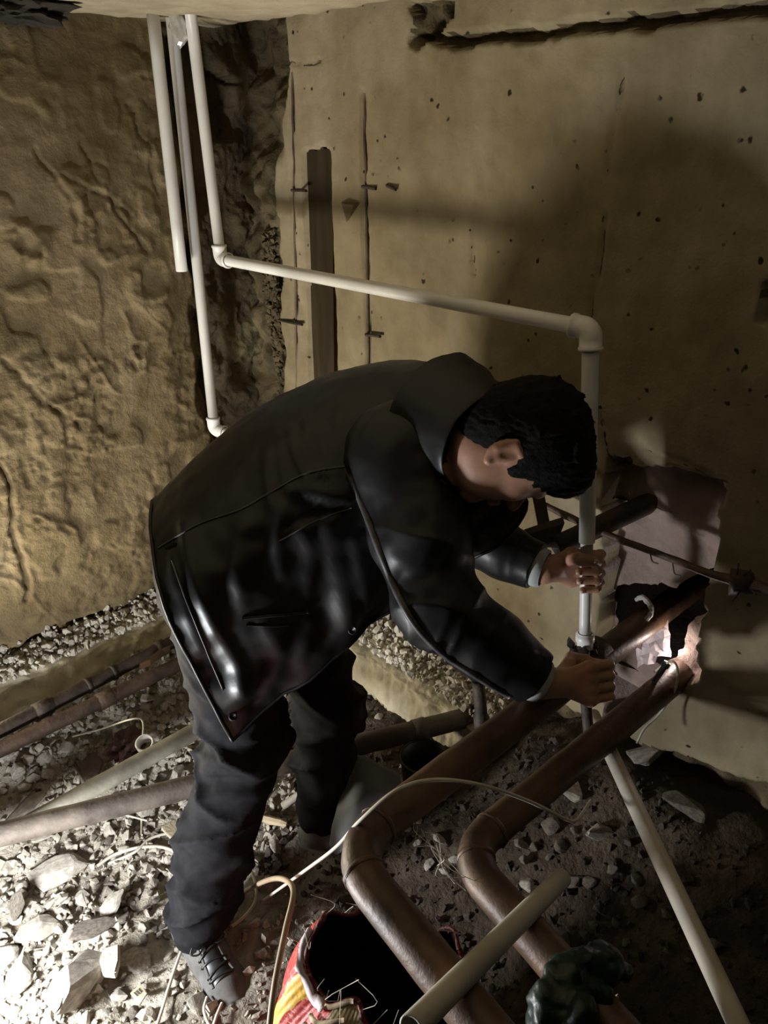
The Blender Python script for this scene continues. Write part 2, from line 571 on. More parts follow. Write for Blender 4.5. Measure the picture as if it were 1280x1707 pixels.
# ---- right wall: a dense sheet with real grooves, pits, a timber chase and a broken opening
chase = [hit_r(*q) for q in [(505, 252), (530, 246), (552, 250), (561, 660), (517, 660)]]
rebar_a = [hit_r(484, 120), hit_r(489, 400), hit_r(492, 660)]
rebar_b = [hit_r(605, 155), hit_r(607, 300), hit_r(613, 640)]
joint = [hit_r(*q) for q in [(690, 62), (760, 68), (850, 60), (960, 46), (1060, 36), (1160, 29), (1290, 16), (1400, 2)]]
chip = [hit_r(*q) for q in [(682, 8), (755, -6), (752, 28), (728, 60), (703, 78), (684, 70), (690, 40)]]
edge_hole = [hit_r(*q) for q in [(1282, 470), (1300, 462), (1300, 530), (1266, 538)]]
cracks = [[hit_r(*q) for q in c] for c in (
    [(1040, 115), (1030, 170), (1022, 230), (1014, 285)],
    [(1005, 360), (1000, 430), (990, 500), (986, 530)],
    [(482, 105), (505, 108), (533, 104)],
    [(1000, 690), (1008, 735), (1018, 770)],
    [(1075, 752), (1110, 765), (1160, 782), (1210, 806)],
    [(790, 380), (788, 420), (792, 460)])]
niche = [hit_r(*q) for q in [(1013, 766), (1052, 762), (1060, 778), (1110, 780), (1150, 792), (1206, 806), (1200, 860), (1190, 930), (1176, 980), (1172, 1030), (1160, 1080), (1165, 1130), (1100, 1170), (1010, 1175), (985, 1120), (1000, 1060), (1006, 960), (1004, 860)]]
hole = [hit_r(*q) for q in [(1008, 992), (1060, 985), (1105, 990), (1182, 950), (1172, 1030), (1135, 1052), (1115, 1108), (1080, 1122), (1050, 1100), (1010, 1062)]]
hole_c = np.mean(np.array(hole), 0)

def wall_r_disp(s, z):
    p = np.stack([s, z, np.zeros_like(s)], 1)
    d = 0.004 * fbm(p * 3.5, 4) + 0.0016 * fbm(p * 30 + 5, 3)
    jit = 0.006 * fbm(p * 28 + 3, 3)
    # broken zone beside the corner
    edge = 0.155 + 0.03 * fbm(np.stack([z * 9, z * 0 + 2, z * 0], 1), 3) + 0.06 * sstep(1.50, 1.75, z)
    brk = 1 - sstep(-0.012, 0.012, s - edge)
    d = d - brk * (0.035 + 0.022 * fbm(p * 13 + 1, 4) + 0.012 * fbm(p * 40, 3))
    top = sstep(1.50, 1.60, z) * (1 - sstep(0.17, 0.21, s + jit))
    d = d - top * 0.03 * (1 + fbm(p * 9 + 8, 2))
    # chase
    d = np.where(in_poly(s + jit * 0.25, z + jit, chase), d - 0.034, d)
    for gr, wd, dp in ((rebar_a, 0.0045, 0.012), (rebar_b, 0.0055, 0.014)):
        g = seg_dist(s + jit * 0.3, z, gr)
        d = d - dp * (1 - sstep(wd, wd + 0.005, g))
    g = seg_dist(s, z + jit, joint)
    d = d - 0.03 * (1 - sstep(0.006, 0.012, g))
    d = np.where(in_poly(s + jit, z + jit, chip), d - 0.035 - 0.02 * fbm(p * 40, 3), d)
    d = np.where(in_poly(s + jit, z + jit, edge_hole), d - 0.05, d)
    for c in cracks:
        g = seg_dist(s + jit * 0.6, z + jit * 0.6, c)
        d = d - 0.006 * (1 - sstep(0.0012, 0.0045, g))
    inn = in_poly(s + jit * 0.7, z + jit * 0.7, niche)
    d = np.where(inn, d - 0.055 - 0.012 * fbm(p * 12, 4), d)
    return d
ns, nz = 360, 262
S, Z = np.meshgrid(np.linspace(-0.22, 2.35, ns), np.linspace(0.12, 1.95, nz), indexing='ij')
s_, z_ = S.ravel(), Z.ravel()
low = 0.315 + 0.10 * sstep(1.2, 1.75, s_) + 0.020 * fbm(np.stack([s_ * 11, s_ * 0, s_ * 0], 1), 4)
hp_ = []
for (a, b) in zip(hole, hole[1:] + hole[:1]):
    for t in np.linspace(0, 1, 9)[:-1]:
        hp_.append((a[0] + (b[0] - a[0]) * t, a[1] + (b[1] - a[1]) * t))
hp_ = np.array(hp_)
hp_ = hp_ + .007 * np.stack([fbm(np.stack([hp_[:, 0], hp_[:, 1], hp_[:, 0] * 0 + 2], 1) * 45, 3), fbm(np.stack([hp_[:, 0], hp_[:, 1], hp_[:, 0] * 0 + 8], 1) * 45, 3)], 1)
hole = [tuple(q) for q in hp_]
near = np.where(seg_dist(s_, z_, hole + hole[:1]) < .0058)[0]
for v_ in near:
    best = (1e9, 0, 0)
    for (x0, y0), (x1, y1) in zip(hole, hole[1:] + hole[:1]):
        dx, dy = x1 - x0, y1 - y0
        h = min(1, max(0, ((s_[v_] - x0) * dx + (z_[v_] - y0) * dy) / (dx * dx + dy * dy + 1e-12)))
        e = math.hypot(s_[v_] - x0 - h * dx, z_[v_] - y0 - h * dy)
        if e < best[0]:
            best = (e, x0 + h * dx, y0 + h * dy)
    s_[v_], z_[v_] = best[1], best[2]
dd = wall_r_disp(s_, z_)
bot = z_ < low
dd = dd - (0.05 + 0.03 * fbm(np.stack([s_, z_, z_ * 0], 1) * 14, 4)) * sstep(-.009, .009, low - z_)
V = np.stack([CORNER[0] + s_ * RD[0] + dd * RN[0], CORNER[1] + s_ * RD[1] + dd * RN[1], z_], 1)
F = np.array(grid_faces(ns, nz))
fc_s, fc_z = s_[F].mean(1), z_[F].mean(1)
keep = ~in_poly(fc_s, fc_z, hole)
F = F[keep][:, ::-1]
o = struct(mesh('wall_right', V, F.tolist(), M['wall_right'], loc=(0, 0, 0)))
o['label'] = 'smooth tan concrete wall with cracks, chase and broken opening'
wall_r = o
me = o.data
me.materials.append(M['broken'])
me.materials.append(M['niche'])
cs, cz = fc_s[keep], fc_z[keep]
j2 = 0.006 * fbm(np.stack([cs, cz, cz * 0], 1) * 28 + 3, 3)
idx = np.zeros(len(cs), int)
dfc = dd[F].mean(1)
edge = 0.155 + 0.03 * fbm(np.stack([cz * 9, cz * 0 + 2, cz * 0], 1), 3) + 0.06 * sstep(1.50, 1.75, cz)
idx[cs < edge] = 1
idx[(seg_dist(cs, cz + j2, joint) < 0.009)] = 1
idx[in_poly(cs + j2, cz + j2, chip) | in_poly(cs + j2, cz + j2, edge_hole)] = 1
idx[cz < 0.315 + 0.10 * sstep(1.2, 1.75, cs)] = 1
idx[in_poly(cs + j2 * .7, cz + j2 * .7, niche)] = 2
me.polygons.foreach_set('material_index', idx.tolist())
me.update()

# timber strip in the chase, rusty bars in the grooves
def slab_on_r(name, poly, d0, d1, mat, parent):
    n = len(poly)
    v = [wr(s, z, d0) for s, z in poly] + [wr(s, z, d1) for s, z in poly]
    f = [tuple(range(n, 2 * n)), tuple(reversed(range(n)))] + [(i, (i + 1) % n, n + (i + 1) % n, n + i) for i in range(n)]
    return mesh(name, v, f, mat, parent, smooth=False)
board = [hit_r(*q) for q in [(504, 254), (513, 249), (520, 252), (528, 247), (546, 250), (551, 662), (517, 662)]]
slab_on_r('timber_strip', board, -0.05, -0.014, M['timber'], wall_r)['label'] = 'timber strip set in the wall chase, darkened for its shade'
for pts, r in ((rebar_a, 0.0035), (rebar_b, 0.004)):
    q = spline([wr(s, z, -0.006) for s, z in pts], 24)
    q += 0.002 * np.stack([fbm(q * 30, 2), fbm(q * 30 + 9, 2), fbm(q * 30 + 4, 2) * 0], 1)
    tube('rebar', q, r, M['rust'], wall_r, 6, rough=0.3)
for a, b in (((486, 317), (511, 318)), ((463, 534), (504, 541)), ((604, 311), (627, 314)), ((610, 558), (634, 561)), ((645, 309), (660, 316))):
    tube('rebar_stub', line(on_r(*a, 0.002), on_r(*b, 0.006), 5), 0.0038, M['rust_dark'], wall_r, 6, rough=0.3)
for c in cracks:
    pc_ = spline([(a, b, 0) for a, b in c], 40)[:, :2]
    jg = .004 * np.stack([fbm(np.stack([pc_[:, 0], pc_[:, 1], pc_[:, 0] * 0], 1) * 60, 3), fbm(np.stack([pc_[:, 0], pc_[:, 1], pc_[:, 0] * 0 + 5], 1) * 60, 3)], 1)
    pc_ = pc_ + jg
    dq = wall_r_disp(pc_[:, 0].copy(), pc_[:, 1].copy())
    q = np.array([wr(a, b, e + .0002) for (a, b), e in zip(pc_, dq)])
    tube('crack_shade', q, .0006 + .0011 * np.abs(fbm(q * 40, 2)), M['shade_earth'], wall_r, 5)  # dark ribbon laid in the crack, painted shade of the gap
# small wedge of mortar beside the chase
v, f = hull_geo([on_r(568, 336, -0.004), on_r(600, 338, 0.004), on_r(578, 372, 0.0), on_r(572, 340, 0.018), on_r(590, 342, 0.014)])
mesh('mortar_chip', v, f, M['broken'], wall_r, smooth=False)

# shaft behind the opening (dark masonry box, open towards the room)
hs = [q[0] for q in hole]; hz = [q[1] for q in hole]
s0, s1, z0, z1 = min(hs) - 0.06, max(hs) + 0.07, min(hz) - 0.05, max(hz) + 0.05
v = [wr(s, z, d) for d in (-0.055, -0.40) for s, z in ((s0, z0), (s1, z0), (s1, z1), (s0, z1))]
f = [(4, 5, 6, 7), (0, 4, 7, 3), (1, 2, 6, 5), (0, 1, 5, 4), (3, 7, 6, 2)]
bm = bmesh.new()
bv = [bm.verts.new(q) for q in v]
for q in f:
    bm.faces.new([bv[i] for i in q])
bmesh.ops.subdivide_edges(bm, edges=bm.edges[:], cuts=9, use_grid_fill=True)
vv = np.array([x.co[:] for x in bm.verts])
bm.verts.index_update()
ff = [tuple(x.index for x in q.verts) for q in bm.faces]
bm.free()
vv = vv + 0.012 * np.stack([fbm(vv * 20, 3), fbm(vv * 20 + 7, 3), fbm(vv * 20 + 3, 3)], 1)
struct(mesh('trim_1', vv, ff, M['shade_earth'], loc=(0, 0, 0)))['label'] = 'dark broken shaft behind the hole in the right wall'

# ---- left wall: rough lumpy plaster
ns, nz = 470, 350
S, Z = np.meshgrid(np.linspace(-0.22, 2.3, ns), np.linspace(0.12, 1.95, nz), indexing='ij')
s_, z_ = S.ravel(), Z.ravel()
p = np.stack([s_, z_, z_ * 0], 1)
warp = np.stack([s_ + 0.25 * z_, z_, z_ * 0], 1)
d = 0.013 * fbm(p * 2.2, 3) + 0.004 * np.abs(fbm(warp * np.array([9, 6, 1]), 4)) + 0.0025 * fbm(p * 20, 5, 0.62)
pk = sstep(-.25, .35, fbm(p * 5 + 31, 3))
d = d + 0.7 * pk * (0.0055 * sstep(.25, .55, fbm(p * np.array([34, 46, 1]) + 7, 3)) - 0.005 * sstep(.3, .6, fbm(p * np.array([40, 30, 1]) + 57, 3)))
ridge = 1 - np.abs(fbm(np.stack([s_ * 7 - z_ * 5, z_ * 3 + s_ * 2, z_ * 0], 1) + 3, 3))
d = d + 0.005 * sstep(0.85, 1.0, ridge) * sstep(-.1, .4, fbm(p * 6 + 77, 2))
d = d + 0.007 * sstep(0.15, 0.5, fbm(p * 16 + 40, 2))
for (cx, cy), rr, hh in (((40, 405), 0.05, 0.018), ((230, 590), 0.02, 0.01), ((250, 470), 0.07, 0.012), ((150, 330), 0.05, 0.012)):
    a, b = hit_l(cx, cy)
    g = np.hypot(s_ - a, z_ - b) / rr
    d = d + hh * np.exp(-(g - 0.75) ** 2 * 9) * (0.7 + 0.5 * fbm(p * 40, 2))
crk = [[hit_l(*q) for q in c] for c in ([(0, 760), (20, 860), (45, 1000)], [(100, 290), (160, 320), (215, 350)], [(215, 170), (245, 250), (262, 320)], [(0, 590), (60, 660), (130, 715)], [(60, 250), (110, 330), (120, 400)], [(130, 235), (190, 345), (240, 420)], [(92, 684), (112, 712), (118, 740)], [(112, 712), (134, 712)], [(226, 578), (235, 576), (231, 608), (222, 611), (226, 578)])]
for ci, c in enumerate(crk):
    cm = 2.6 if ci == 0 else 1.0
    g = seg_dist(s_ + 0.012 * fbm(p * 20, 3), z_ + 0.012 * fbm(p * 20 + 5, 3), c)
    d = d - cm * 0.005 * (1 - sstep(0.002, 0.009, g)) + (0.002 if ci == 0 else 0.0012) * np.exp(-((g - 0.014) / 0.008) ** 2)
endz = 0.20 + 0.02 * fbm(np.stack([z_ * 8, z_ * 0, z_ * 0], 1), 3)
brk = 1 - sstep(-0.015, 0.015, s_ - endz)
d = d - brk * (0.05 + 0.03 * fbm(p * 11, 4))
# black slots near the corner, high up
slot = [hit_l(*q) for q in [(340, 110), (405, 130), (405, 235), (352, 240)]]
d = np.where(in_poly(s_, z_, slot), d - 0.07, d)
g = seg_dist(s_, z_, [(endz.mean() - 0.045, 0.3), (endz.mean() - 0.045, 1.9)])
d = d - 0.05 * (1 - sstep(0.008, 0.02, g + 0.008 * fbm(p * 14, 3)))
top = sstep(1.78, 1.80, z_ + 0.012 * fbm(p * 20, 3))
low = 0.305 + 0.016 * fbm(np.stack([s_ * 9, s_ * 0 + 4, s_ * 0], 1), 4)
d = d - (0.03 + 0.03 * fbm(p * 15, 3)) * sstep(-.008, .008, low - z_)
V = np.stack([CORNER[0] + s_ * LD[0] + d * LN[0], CORNER[1] + s_ * LD[1] + d * LN[1], z_], 1)
F = np.array(grid_faces(ns, nz))
o = struct(mesh('wall_left', V, F.tolist(), M['wall_left'], loc=(0, 0, 0)))
o['label'] = 'rough brown lumpy plaster wall on the left'
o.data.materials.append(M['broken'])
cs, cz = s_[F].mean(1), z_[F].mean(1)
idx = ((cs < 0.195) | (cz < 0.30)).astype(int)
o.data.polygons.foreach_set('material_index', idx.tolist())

# ---- ceiling slab
nx, ny = 120, 110
X, Y = np.meshgrid(np.linspace(-2.2, 1.6, nx), np.linspace(0.2, 2.7, ny), indexing='ij')
x_, y_ = X.ravel(), Y.ravel()
p = np.stack([x_, y_, y_ * 0], 1)
dl = (x_ - CORNER[0]) * LN[0] + (y_ - CORNER[1]) * LN[1]
dr = (x_ - CORNER[0]) * RN[0] + (y_ - CORNER[1]) * RN[1]
zc = CEIL + 0.005 * fbm(p * 4, 3) + 0.003 * fbm(p * 25, 3) + 0.03 * (1 - sstep(0, 0.03, dr + 0.01 * fbm(p * 25 + 3, 3))) - 0.012 * sstep(0.0, 0.5, dr) * 0
V = np.vstack([np.stack([x_, y_, zc], 1), np.stack([x_, y_, zc * 0 + CEIL + 0.14], 1)])
g = grid_faces(nx, ny)
F = [tuple(reversed(q)) for q in g] + [tuple(i + nx * ny for i in q) for q in g]
struct(mesh('ceiling', V, [tuple(reversed(q)) for q in F] if False else F, M['ceiling'], loc=(0, 0, 0)))['label'] = 'low pale concrete ceiling slab'

# ---- floor: dirt that banks up towards both walls
def floor_z(x, y, rough=True):
    x = np.asarray(x, float); y = np.asarray(y, float)
    dl = (x - CORNER[0]) * LN[0] + (y - CORNER[1]) * LN[1]
    dr = (x - CORNER[0]) * RN[0] + (y - CORNER[1]) * RN[1]
    p = np.stack([x, y, y * 0], 1)
    sr = (x - CORNER[0]) * RD[0] + (y - CORNER[1]) * RD[1]
    z = 0.17 * (1 - sstep(0.05, 0.60, dl)) + (0.12 + 0.20 * sstep(0.8, 1.5, sr)) * (1 - sstep(0.0, 0.62, dr))
    z = z + 0.020 * fbm(p * 4, 3)
    if rough:
        z = z + 0.012 * fbm(p * 16, 4) + 0.008 * np.abs(fbm(p * 38, 3))
    return z
nx, ny = 290, 250
X, Y = np.meshgrid(np.linspace(-1.75, 1.45, nx), np.linspace(0.15, 2.75, ny), indexing='ij')
x_, y_ = X.ravel(), Y.ravel()
V = np.stack([x_, y_, floor_z(x_, y_)], 1)
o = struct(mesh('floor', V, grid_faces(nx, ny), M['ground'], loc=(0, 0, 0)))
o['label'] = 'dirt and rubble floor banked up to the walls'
def fz(x, y):
    return float(floor_z(np.array([x]), np.array([y]))[0])

# ---- cream footing ledges at the foot of both walls
def ledge(name, fn, s0, s1, d1, ztop, label, gap=None):
    n, m = 260, 50
    v = []
    for i, s in enumerate(np.linspace(s0, s1, n)):
        prof = spline([fn(s, ztop + 0.03, -0.02), fn(s, ztop + 0.015, d1 * 0.5), fn(s, ztop, d1 * 0.9), fn(s, ztop - 0.02, d1), fn(s, ztop - 0.12, d1 + 0.015), fn(s, ztop - 0.30, d1 + 0.02)], m)
        v.append(prof)
    v = np.array(v).reshape(-1, 3)
    nn = np.array([LN[0], LN[1], 0.3]) if fn is wl else np.array([RN[0], RN[1], 0.3])
    v = v + nn * (0.014 * fbm(v * 9, 4) + 0.009 * fbm(v * 34, 4))[:, None]
    f = grid_faces(n, m)
    if fn is wl:
        f = [tuple(reversed(q)) for q in f]
    o = struct(mesh(name, v, f, M['cream'], loc=(0, 0, 0)))
    o['label'] = label
    return o
ledge('trim_2', wl, 0.02, 2.2, 0.115, 0.255, 'cream footing ledge under the left wall')
ledge('trim_3', wr, 0.02, 1.12, 0.13, 0.225, 'cream footing ledge under the right wall')

# ================================================================== RUBBLE
ROCKS = []
for k in range(26):
    n = 13 + (k % 5)
    q = RNG.normal(size=(n, 3))
    q /= np.linalg.norm(q, axis=1)[:, None]
    q *= (0.82 + 0.3 * RNG.random(n))[:, None]
    q *= np.array([1.0, 0.62 + 0.35 * RNG.random(), 0.40 + 0.4 * RNG.random()])
    ROCKS.append(hull_geo(q))
def unit_(v):
    return np.array(v) / np.linalg.norm(v)
def gravel(name, pts, sizes, mat, parent=None, label=None, cat=None):
    vs, fs, off = [], [], 0
    for (x, y, z), sz in zip(pts, sizes):
        v, f = ROCKS[RNG.integers(len(ROCKS))]
        R = np.array(Euler(RNG.random(3) * 6.28).to_matrix())
        vs.append(v @ R.T * sz + np.array([x, y, z]))
        fs += [tuple(i + off for i in q) for q in f]
        off += len(v)
    v = np.vstack(vs)
    o = stuff(mesh(name, v, fs, mat, parent, loc=(v[:, 0].mean(), v[:, 1].mean(), v[:, 2].min()) if parent is None else None, smooth=False))
    if label:
        tag(o, label, cat)
    return o
# fine gravel over the whole visible floor
pp, ss = [], []
for kk in range(17000):
    x = RNG.uniform(-1.35, 0.95) if kk < 8000 else RNG.uniform(-1.25, -0.25); y = RNG.uniform(0.35, 2.25)
    dl = (x - CORNER[0]) * LN[0] + (y - CORNER[1]) * LN[1]
    dr = (x - CORNER[0]) * RN[0] + (y - CORNER[1]) * RN[1]
    if dl < 0.10 or dr < 0.05:
        continue
    if abs(x + 0.42) < 0.16 and y < 1.25 and RNG.random() < 0.75:      # trodden dirt round the near foot
        continue
    pp.append((x, y, 0)); ss.append(0.0035 + (0.011 if kk < 8000 else 0.017) * RNG.random() ** 2.5)
pa = np.array(pp); pa[:, 2] = floor_z(pa[:, 0], pa[:, 1]) + 0.3 * np.array(ss)
ss = np.array(ss)
pale = pa[:, 0] + .25 * pa[:, 1] < 0.12 + .12 * fbm(pa * 4, 2)  # pale on the lit left, rest darkened: shade put into the grit colour
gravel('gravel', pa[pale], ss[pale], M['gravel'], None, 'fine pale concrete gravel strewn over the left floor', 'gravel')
gravel('shade_grit', pa[~pale], ss[~pale], M['shade_earth'], None, 'grit on the ground under the bent pipes, darkened for shade', 'gravel')
# debris lying on the footing ledges
def ledge_debris(fn, s0, s1, n, label, name, zb, dmax):
    pp, ss = [], []
    for _ in range(n):
        s = RNG.uniform(s0, s1); dd_ = RNG.uniform(0.0, dmax); sz = 0.004 + 0.014 * RNG.random() ** 2.5
        h = zb + 0.015 + 0.05 * (1 - dd_ / dmax) * RNG.random()
        pp.append(fn(s, h + 0.3 * sz, dd_)); ss.append(sz)
    gravel(name, pp, ss, M['stone'], None, label, 'debris')
ledge_debris(wl, 0.15, 1.5, 2000, 'crumbled plaster debris lying along the footing under the left wall', 'plaster_debris', 0.25, 0.10)
ledge_debris(wr, 0.15, 1.1, 1800, 'crumbled mortar debris heaped on the footing under the right wall', 'mortar_debris', 0.24, 0.12)
# loose stones clinging in the broken corner strip
pp, ss = [], []
for _ in range(1500):
    z = RNG.uniform(0.30, 1.35)
    s = 0.075 + 0.05 * RNG.random() + 0.02 * math.sin(z * 9)
    pp.append(wr(s, z, -0.025 + 0.02 * RNG.random())); ss.append(0.005 + 0.011 * RNG.random())
o = gravel('corner_rubble', pp, ss, M['broken'], wall_r)

def finer(v, f, k):
    bm = bmesh.new()
    bv = [bm.verts.new(q) for q in v]
    for q in f:
        bm.faces.new([bv[i] for i in q])
    bmesh.ops.bevel(bm, geom=bm.edges[:], offset=0.07, segments=1, affect='EDGES')
    bmesh.ops.triangulate(bm, faces=bm.faces[:])
    bmesh.ops.subdivide_edges(bm, edges=[e for e in bm.edges if e.calc_length() > .45], cuts=1)
    bmesh.ops.triangulate(bm, faces=bm.faces[:])
    bm.normal_update()
    V = np.array([q.co[:] for q in bm.verts])
    V = V * (1 + .07 * fbm(V * 2.6 + k, 3))[:, None]
    bm.verts.index_update()
    F = [tuple(x.index for x in q.verts) for q in bm.faces]
    bm.free()
    return V, F
ROCKS_FINE = [finer(v, f, k) for k, (v, f) in enumerate(ROCKS)]
STONE_ME = {}
def stone_mesh(k, m):
    if (k, m) not in STONE_ME:
        v, f = ROCKS_FINE[k]
        me = bpy.data.meshes.new('stone')
        me.from_pydata(v.tolist(), [], f)
        me.materials.append(M[m])
        STONE_ME[(k, m)] = me
    return STONE_ME[(k, m)]
placed = []
def stone(x, y, size, k, m='stone', rot=None, sc=(1, 1, 1), sink=0.3, label=None, group=None, name='concrete_lump', zoff=0.0):
    o = bpy.data.objects.new(name, stone_mesh(k, m))
    col.objects.link(o)
    o.rotation_euler = rot if rot is not None else (RNG.normal() * 0.25, RNG.normal() * 0.25, RNG.random() * 6.28)
    o.scale = (size * sc[0], size * sc[1], size * sc[2])
    v = np.array([q.co[:] for q in o.data.vertices]) * np.array(o.scale)
    h = (v @ np.array(o.rotation_euler.to_matrix()).T)[:, 2]
    o.location = (x, y, fz(x, y) - h.min() - sink * (h.max() - h.min()) * 0.5 + zoff)
    ORG[o.name] = np.array(o.location)
    tag(o, label, 'stone', group)
    placed.append((x, y, size))
    return o
# the stones that can be picked out one by one
def pst(px, py, rpx, label, k, m='stone', sc=(1, 1, 1), rot=None, name='concrete_lump', z=0.03, sink=0.3, zoff=0.0):
    q = at_z(px, py, z)
    q = at_z(px, py, fz(q[0], q[1]) + z)
    t = (q[1] - CAM[1]) * CP - (q[2] - CAM[2]) * SP
    stone(q[0], q[1], rpx / 1280 * t, k, m, rot, sc, sink, label, None, name, zoff)
pst(95, 1445, 58, 'large rounded pale slab lying below the pipe at the left edge', 3, sc=(1, .62, .6), rot=(0.25, 0.0, 0.55))
pst(268, 1212, 36, 'flat pale slab beside the plastic ring, next to the man', 7, sc=(1, .75, .6), rot=(0.3, 0, 2.9))
pst(225, 1592, 36, 'round mottled stone with dark face, left of the shoe', 11, sc=(1, .9, .5), rot=(0.1, 0, 0.3))
pst(130, 1640, 72, 'big bright boulder with a shaded side, bottom left of the frame', 15, sc=(1, .8, .75), rot=(0.4, 0.2, 1.1))
pst(197, 1650, 22, 'small white angular stone left of the printed scrap', 2, sc=(.8, 1, .9))
pst(105, 1330, 30, 'angular grey lump between the two crossing pipes', 5)
pst(20, 1310, 60, 'low brown slab at the left edge above the crossing pipe', 9, 'stone', (1, .6, .5))
pst(30, 1620, 48, 'broad brightly lit lump in the lower left corner', 18, sc=(1, .8, .5))
pst(60, 1545, 45, 'bright lump above the broad corner boulder', 20, sc=(1, .8, .6))
pst(180, 1510, 40, 'pink grey lump in the middle of the trodden dirt', 22, 'stone', (1, .6, .5))
pst(330, 1665, 30, 'pale stone under the toe of the near shoe', 4, sc=(.7, 1, .6))
pst(150, 1540, 52, 'long brown ridge of rubble across the lower left', 6, 'stone_dark', (1, .5, .5), rot=(0, 0, 0.4))
pst(60, 1370, 34, 'white flat chip under the crossing pipes at left', 8, sc=(1, .6, .4))
pst(240, 1340, 26, 'grey chip below the lower pipe beside the leg', 10)
pst(30, 1515, 28, 'dark upright flake at the left edge', 12, 'stone_dark', (.6, .6, 1.3))
pst(690, 1190, 34, 'blue grey rounded lump in front of the right footing', 13, sc=(1, .7, .8), z=0.05)
pst(950, 1290, 42, 'square tan block lying between the two big rusty pipes', 1, sc=(1, .8, .7), z=0.05)
pst(1010, 1340, 40, 'pale lump in the dark to the left of the long pipe', 14, sc=(1, .6, .6), z=0.05)
pst(890, 1390, 22, 'small buff stone in shadow behind the second bend', 16, z=0.05)
pst(1150, 1340, 50, 'broken earth lump on the dark bank at right', 17, 'stone_dark', (1, .5, .5), z=0.02)
pst(1070, 1270, 40, 'grey slab leaning at the foot of the right wall', 19, 'stone', (1, .7, .4), z=0.02)
# the rest, by area
AREAS = [
    ('by the lamp', 95, (0, 150, 1470, 1707), (9, 30), 'stone'),
    ('pipes', 105, (0, 330, 1110, 1360), (7, 20), 'stone'),
    ('trodden', 45, (130, 310, 1380, 1690), (6, 18), 'stone_dark'),
    ('legs', 35, (400, 760, 1130, 1440), (8, 20), 'stone'),
    ('bank', 30, (850, 1270, 1230, 1520), (10, 26), 'stone_dark')]
def where(area, px, py):
    if area == 'by the lamp':
        return 'in the brightest heap at the lower left corner' if py > 1590 else 'above the brightest heap at the left edge'
    if area == 'pipes':
        y3, y2 = 1235 - .53 * px, 1262 - .50 * px
        y1, yl = 1414 - .585 * px, 1392 - .255 * px
        if py < y3: return 'between the footing and the uppermost iron pipe'
        if py < y2: return 'wedged between the two upper iron pipes'
        if py < y1: return 'between the second iron pipe and the pale green pipe'
        if py < yl: return 'between the pale green pipe and the long brown pipe'
        return 'just below the long brown pipe at left'
    if area == 'trodden':
        return 'on the dirt beside the near shin' if py < 1530 else 'on the dirt beside the near shoe'
    if area == 'legs':
        return 'on the floor between the two legs' if px < 500 else 'behind the far leg near the right footing'
    return 'on the dark bank left of the long plastic pipe' if px < 1060 else 'on the dark bank right of the long plastic pipe'
for area, n, (x0, x1, y0, y1), (r0, r1), m in AREAS:
    c = 0
    tries = 0
    while c < n and tries < n * 14:
        tries += 1
        px, py = RNG.uniform(x0, x1), RNG.uniform(y0, y1)
        q = at_z(px, py, 0.02)
        q = at_z(px, py, fz(q[0], q[1]) + 0.01)
        dl = (q[0] - CORNER[0]) * LN[0] + (q[1] - CORNER[1]) * LN[1]
        dr = (q[0] - CORNER[0]) * RN[0] + (q[1] - CORNER[1]) * RN[1]
        t = q[1] * CP - (q[2] - 1.6) * SP
        rp = r0 + (r1 - r0) * RNG.random() ** 1.6
        r = rp / 1280 * t
        if dl < 0.16 + r or dr < 0.16 + r:
            continue
        if min(math.hypot(q[0] + 0.40, q[1] - 1.06), math.hypot(q[0] + 0.35, q[1] - 0.97), math.hypot(q[0] + 0.14, q[1] - 1.35), math.hypot(q[0] - 0.0, q[1] - 0.78) - .08) < 0.09 + r:
            continue
        if any(math.hypot(q[0] - a, q[1] - b) < 0.75 * (r + s_) for a, b, s_ in placed):
            continue
        k = int(RNG.integers(len(ROCKS)))
        e = ROCKS[k][0].max(0) - ROCKS[k][0].min(0)
        shape = 'flat' if e[2] < .62 * e[0] else ('long' if e[1] < .72 * e[0] else 'blocky')
        size = 'large' if rp > r0 + .45 * (r1 - r0) else ('mid-sized' if rp > r0 + .15 * (r1 - r0) else 'small')
        tone = 'dark' if m == 'stone_dark' else 'pale'
        lab = f'{size} {shape} {tone} concrete lump {where(area, px, py)}'
        stone(q[0], q[1], r, k, m, None, (1, 1, 1), 0.35, lab, lab + ' group')
        c += 1

# squared slab and broken floor pieces
def slab(name, pxs, zt, th, mat, label, cat, tilt=0.0):
    top = [at_z(px, py, zt + tilt * (i % 2)) for i, (px, py) in enumerate(pxs)]
    base = [q - np.array([0, 0, th]) for q in top]
    n = len(top)
    v = top + base
    f = [tuple(range(n)), tuple(reversed(range(n, 2 * n)))] + [(i, n + i, n + (i + 1) % n, (i + 1) % n) for i in range(n)]
    bm = bmesh.new()
    bv = [bm.verts.new(q) for q in v]
    for q in f:
        bm.faces.new([bv[i] for i in q])
    bmesh.ops.recalc_face_normals(bm, faces=bm.faces)
    bmesh.ops.bevel(bm, geom=bm.edges[:], offset=th * 0.12, segments=2, affect='EDGES')
    v = np.array([q.co[:] for q in bm.verts])
    bm.verts.index_update()
    f = [tuple(x.index for x in q.verts) for q in bm.faces]
    bm.free()
    o = mesh(name, v, f, mat, None, smooth=False)
    return tag(o, label, cat)
slab('paving_slab', [(117, 1262), (135, 1246), (155, 1245), (174, 1268), (166, 1292), (142, 1304)], 0.10, 0.045, M['stone_dark'], 'grey six-sided slab lying flat near the plastic ring', 'slab')
slab('broken_tile', [(268, 1378), (290, 1366), (312, 1378), (312, 1404), (285, 1396)], 0.05, 0.012, M['ceiling'], 'white broken tile partly behind the near trouser leg', 'tile')
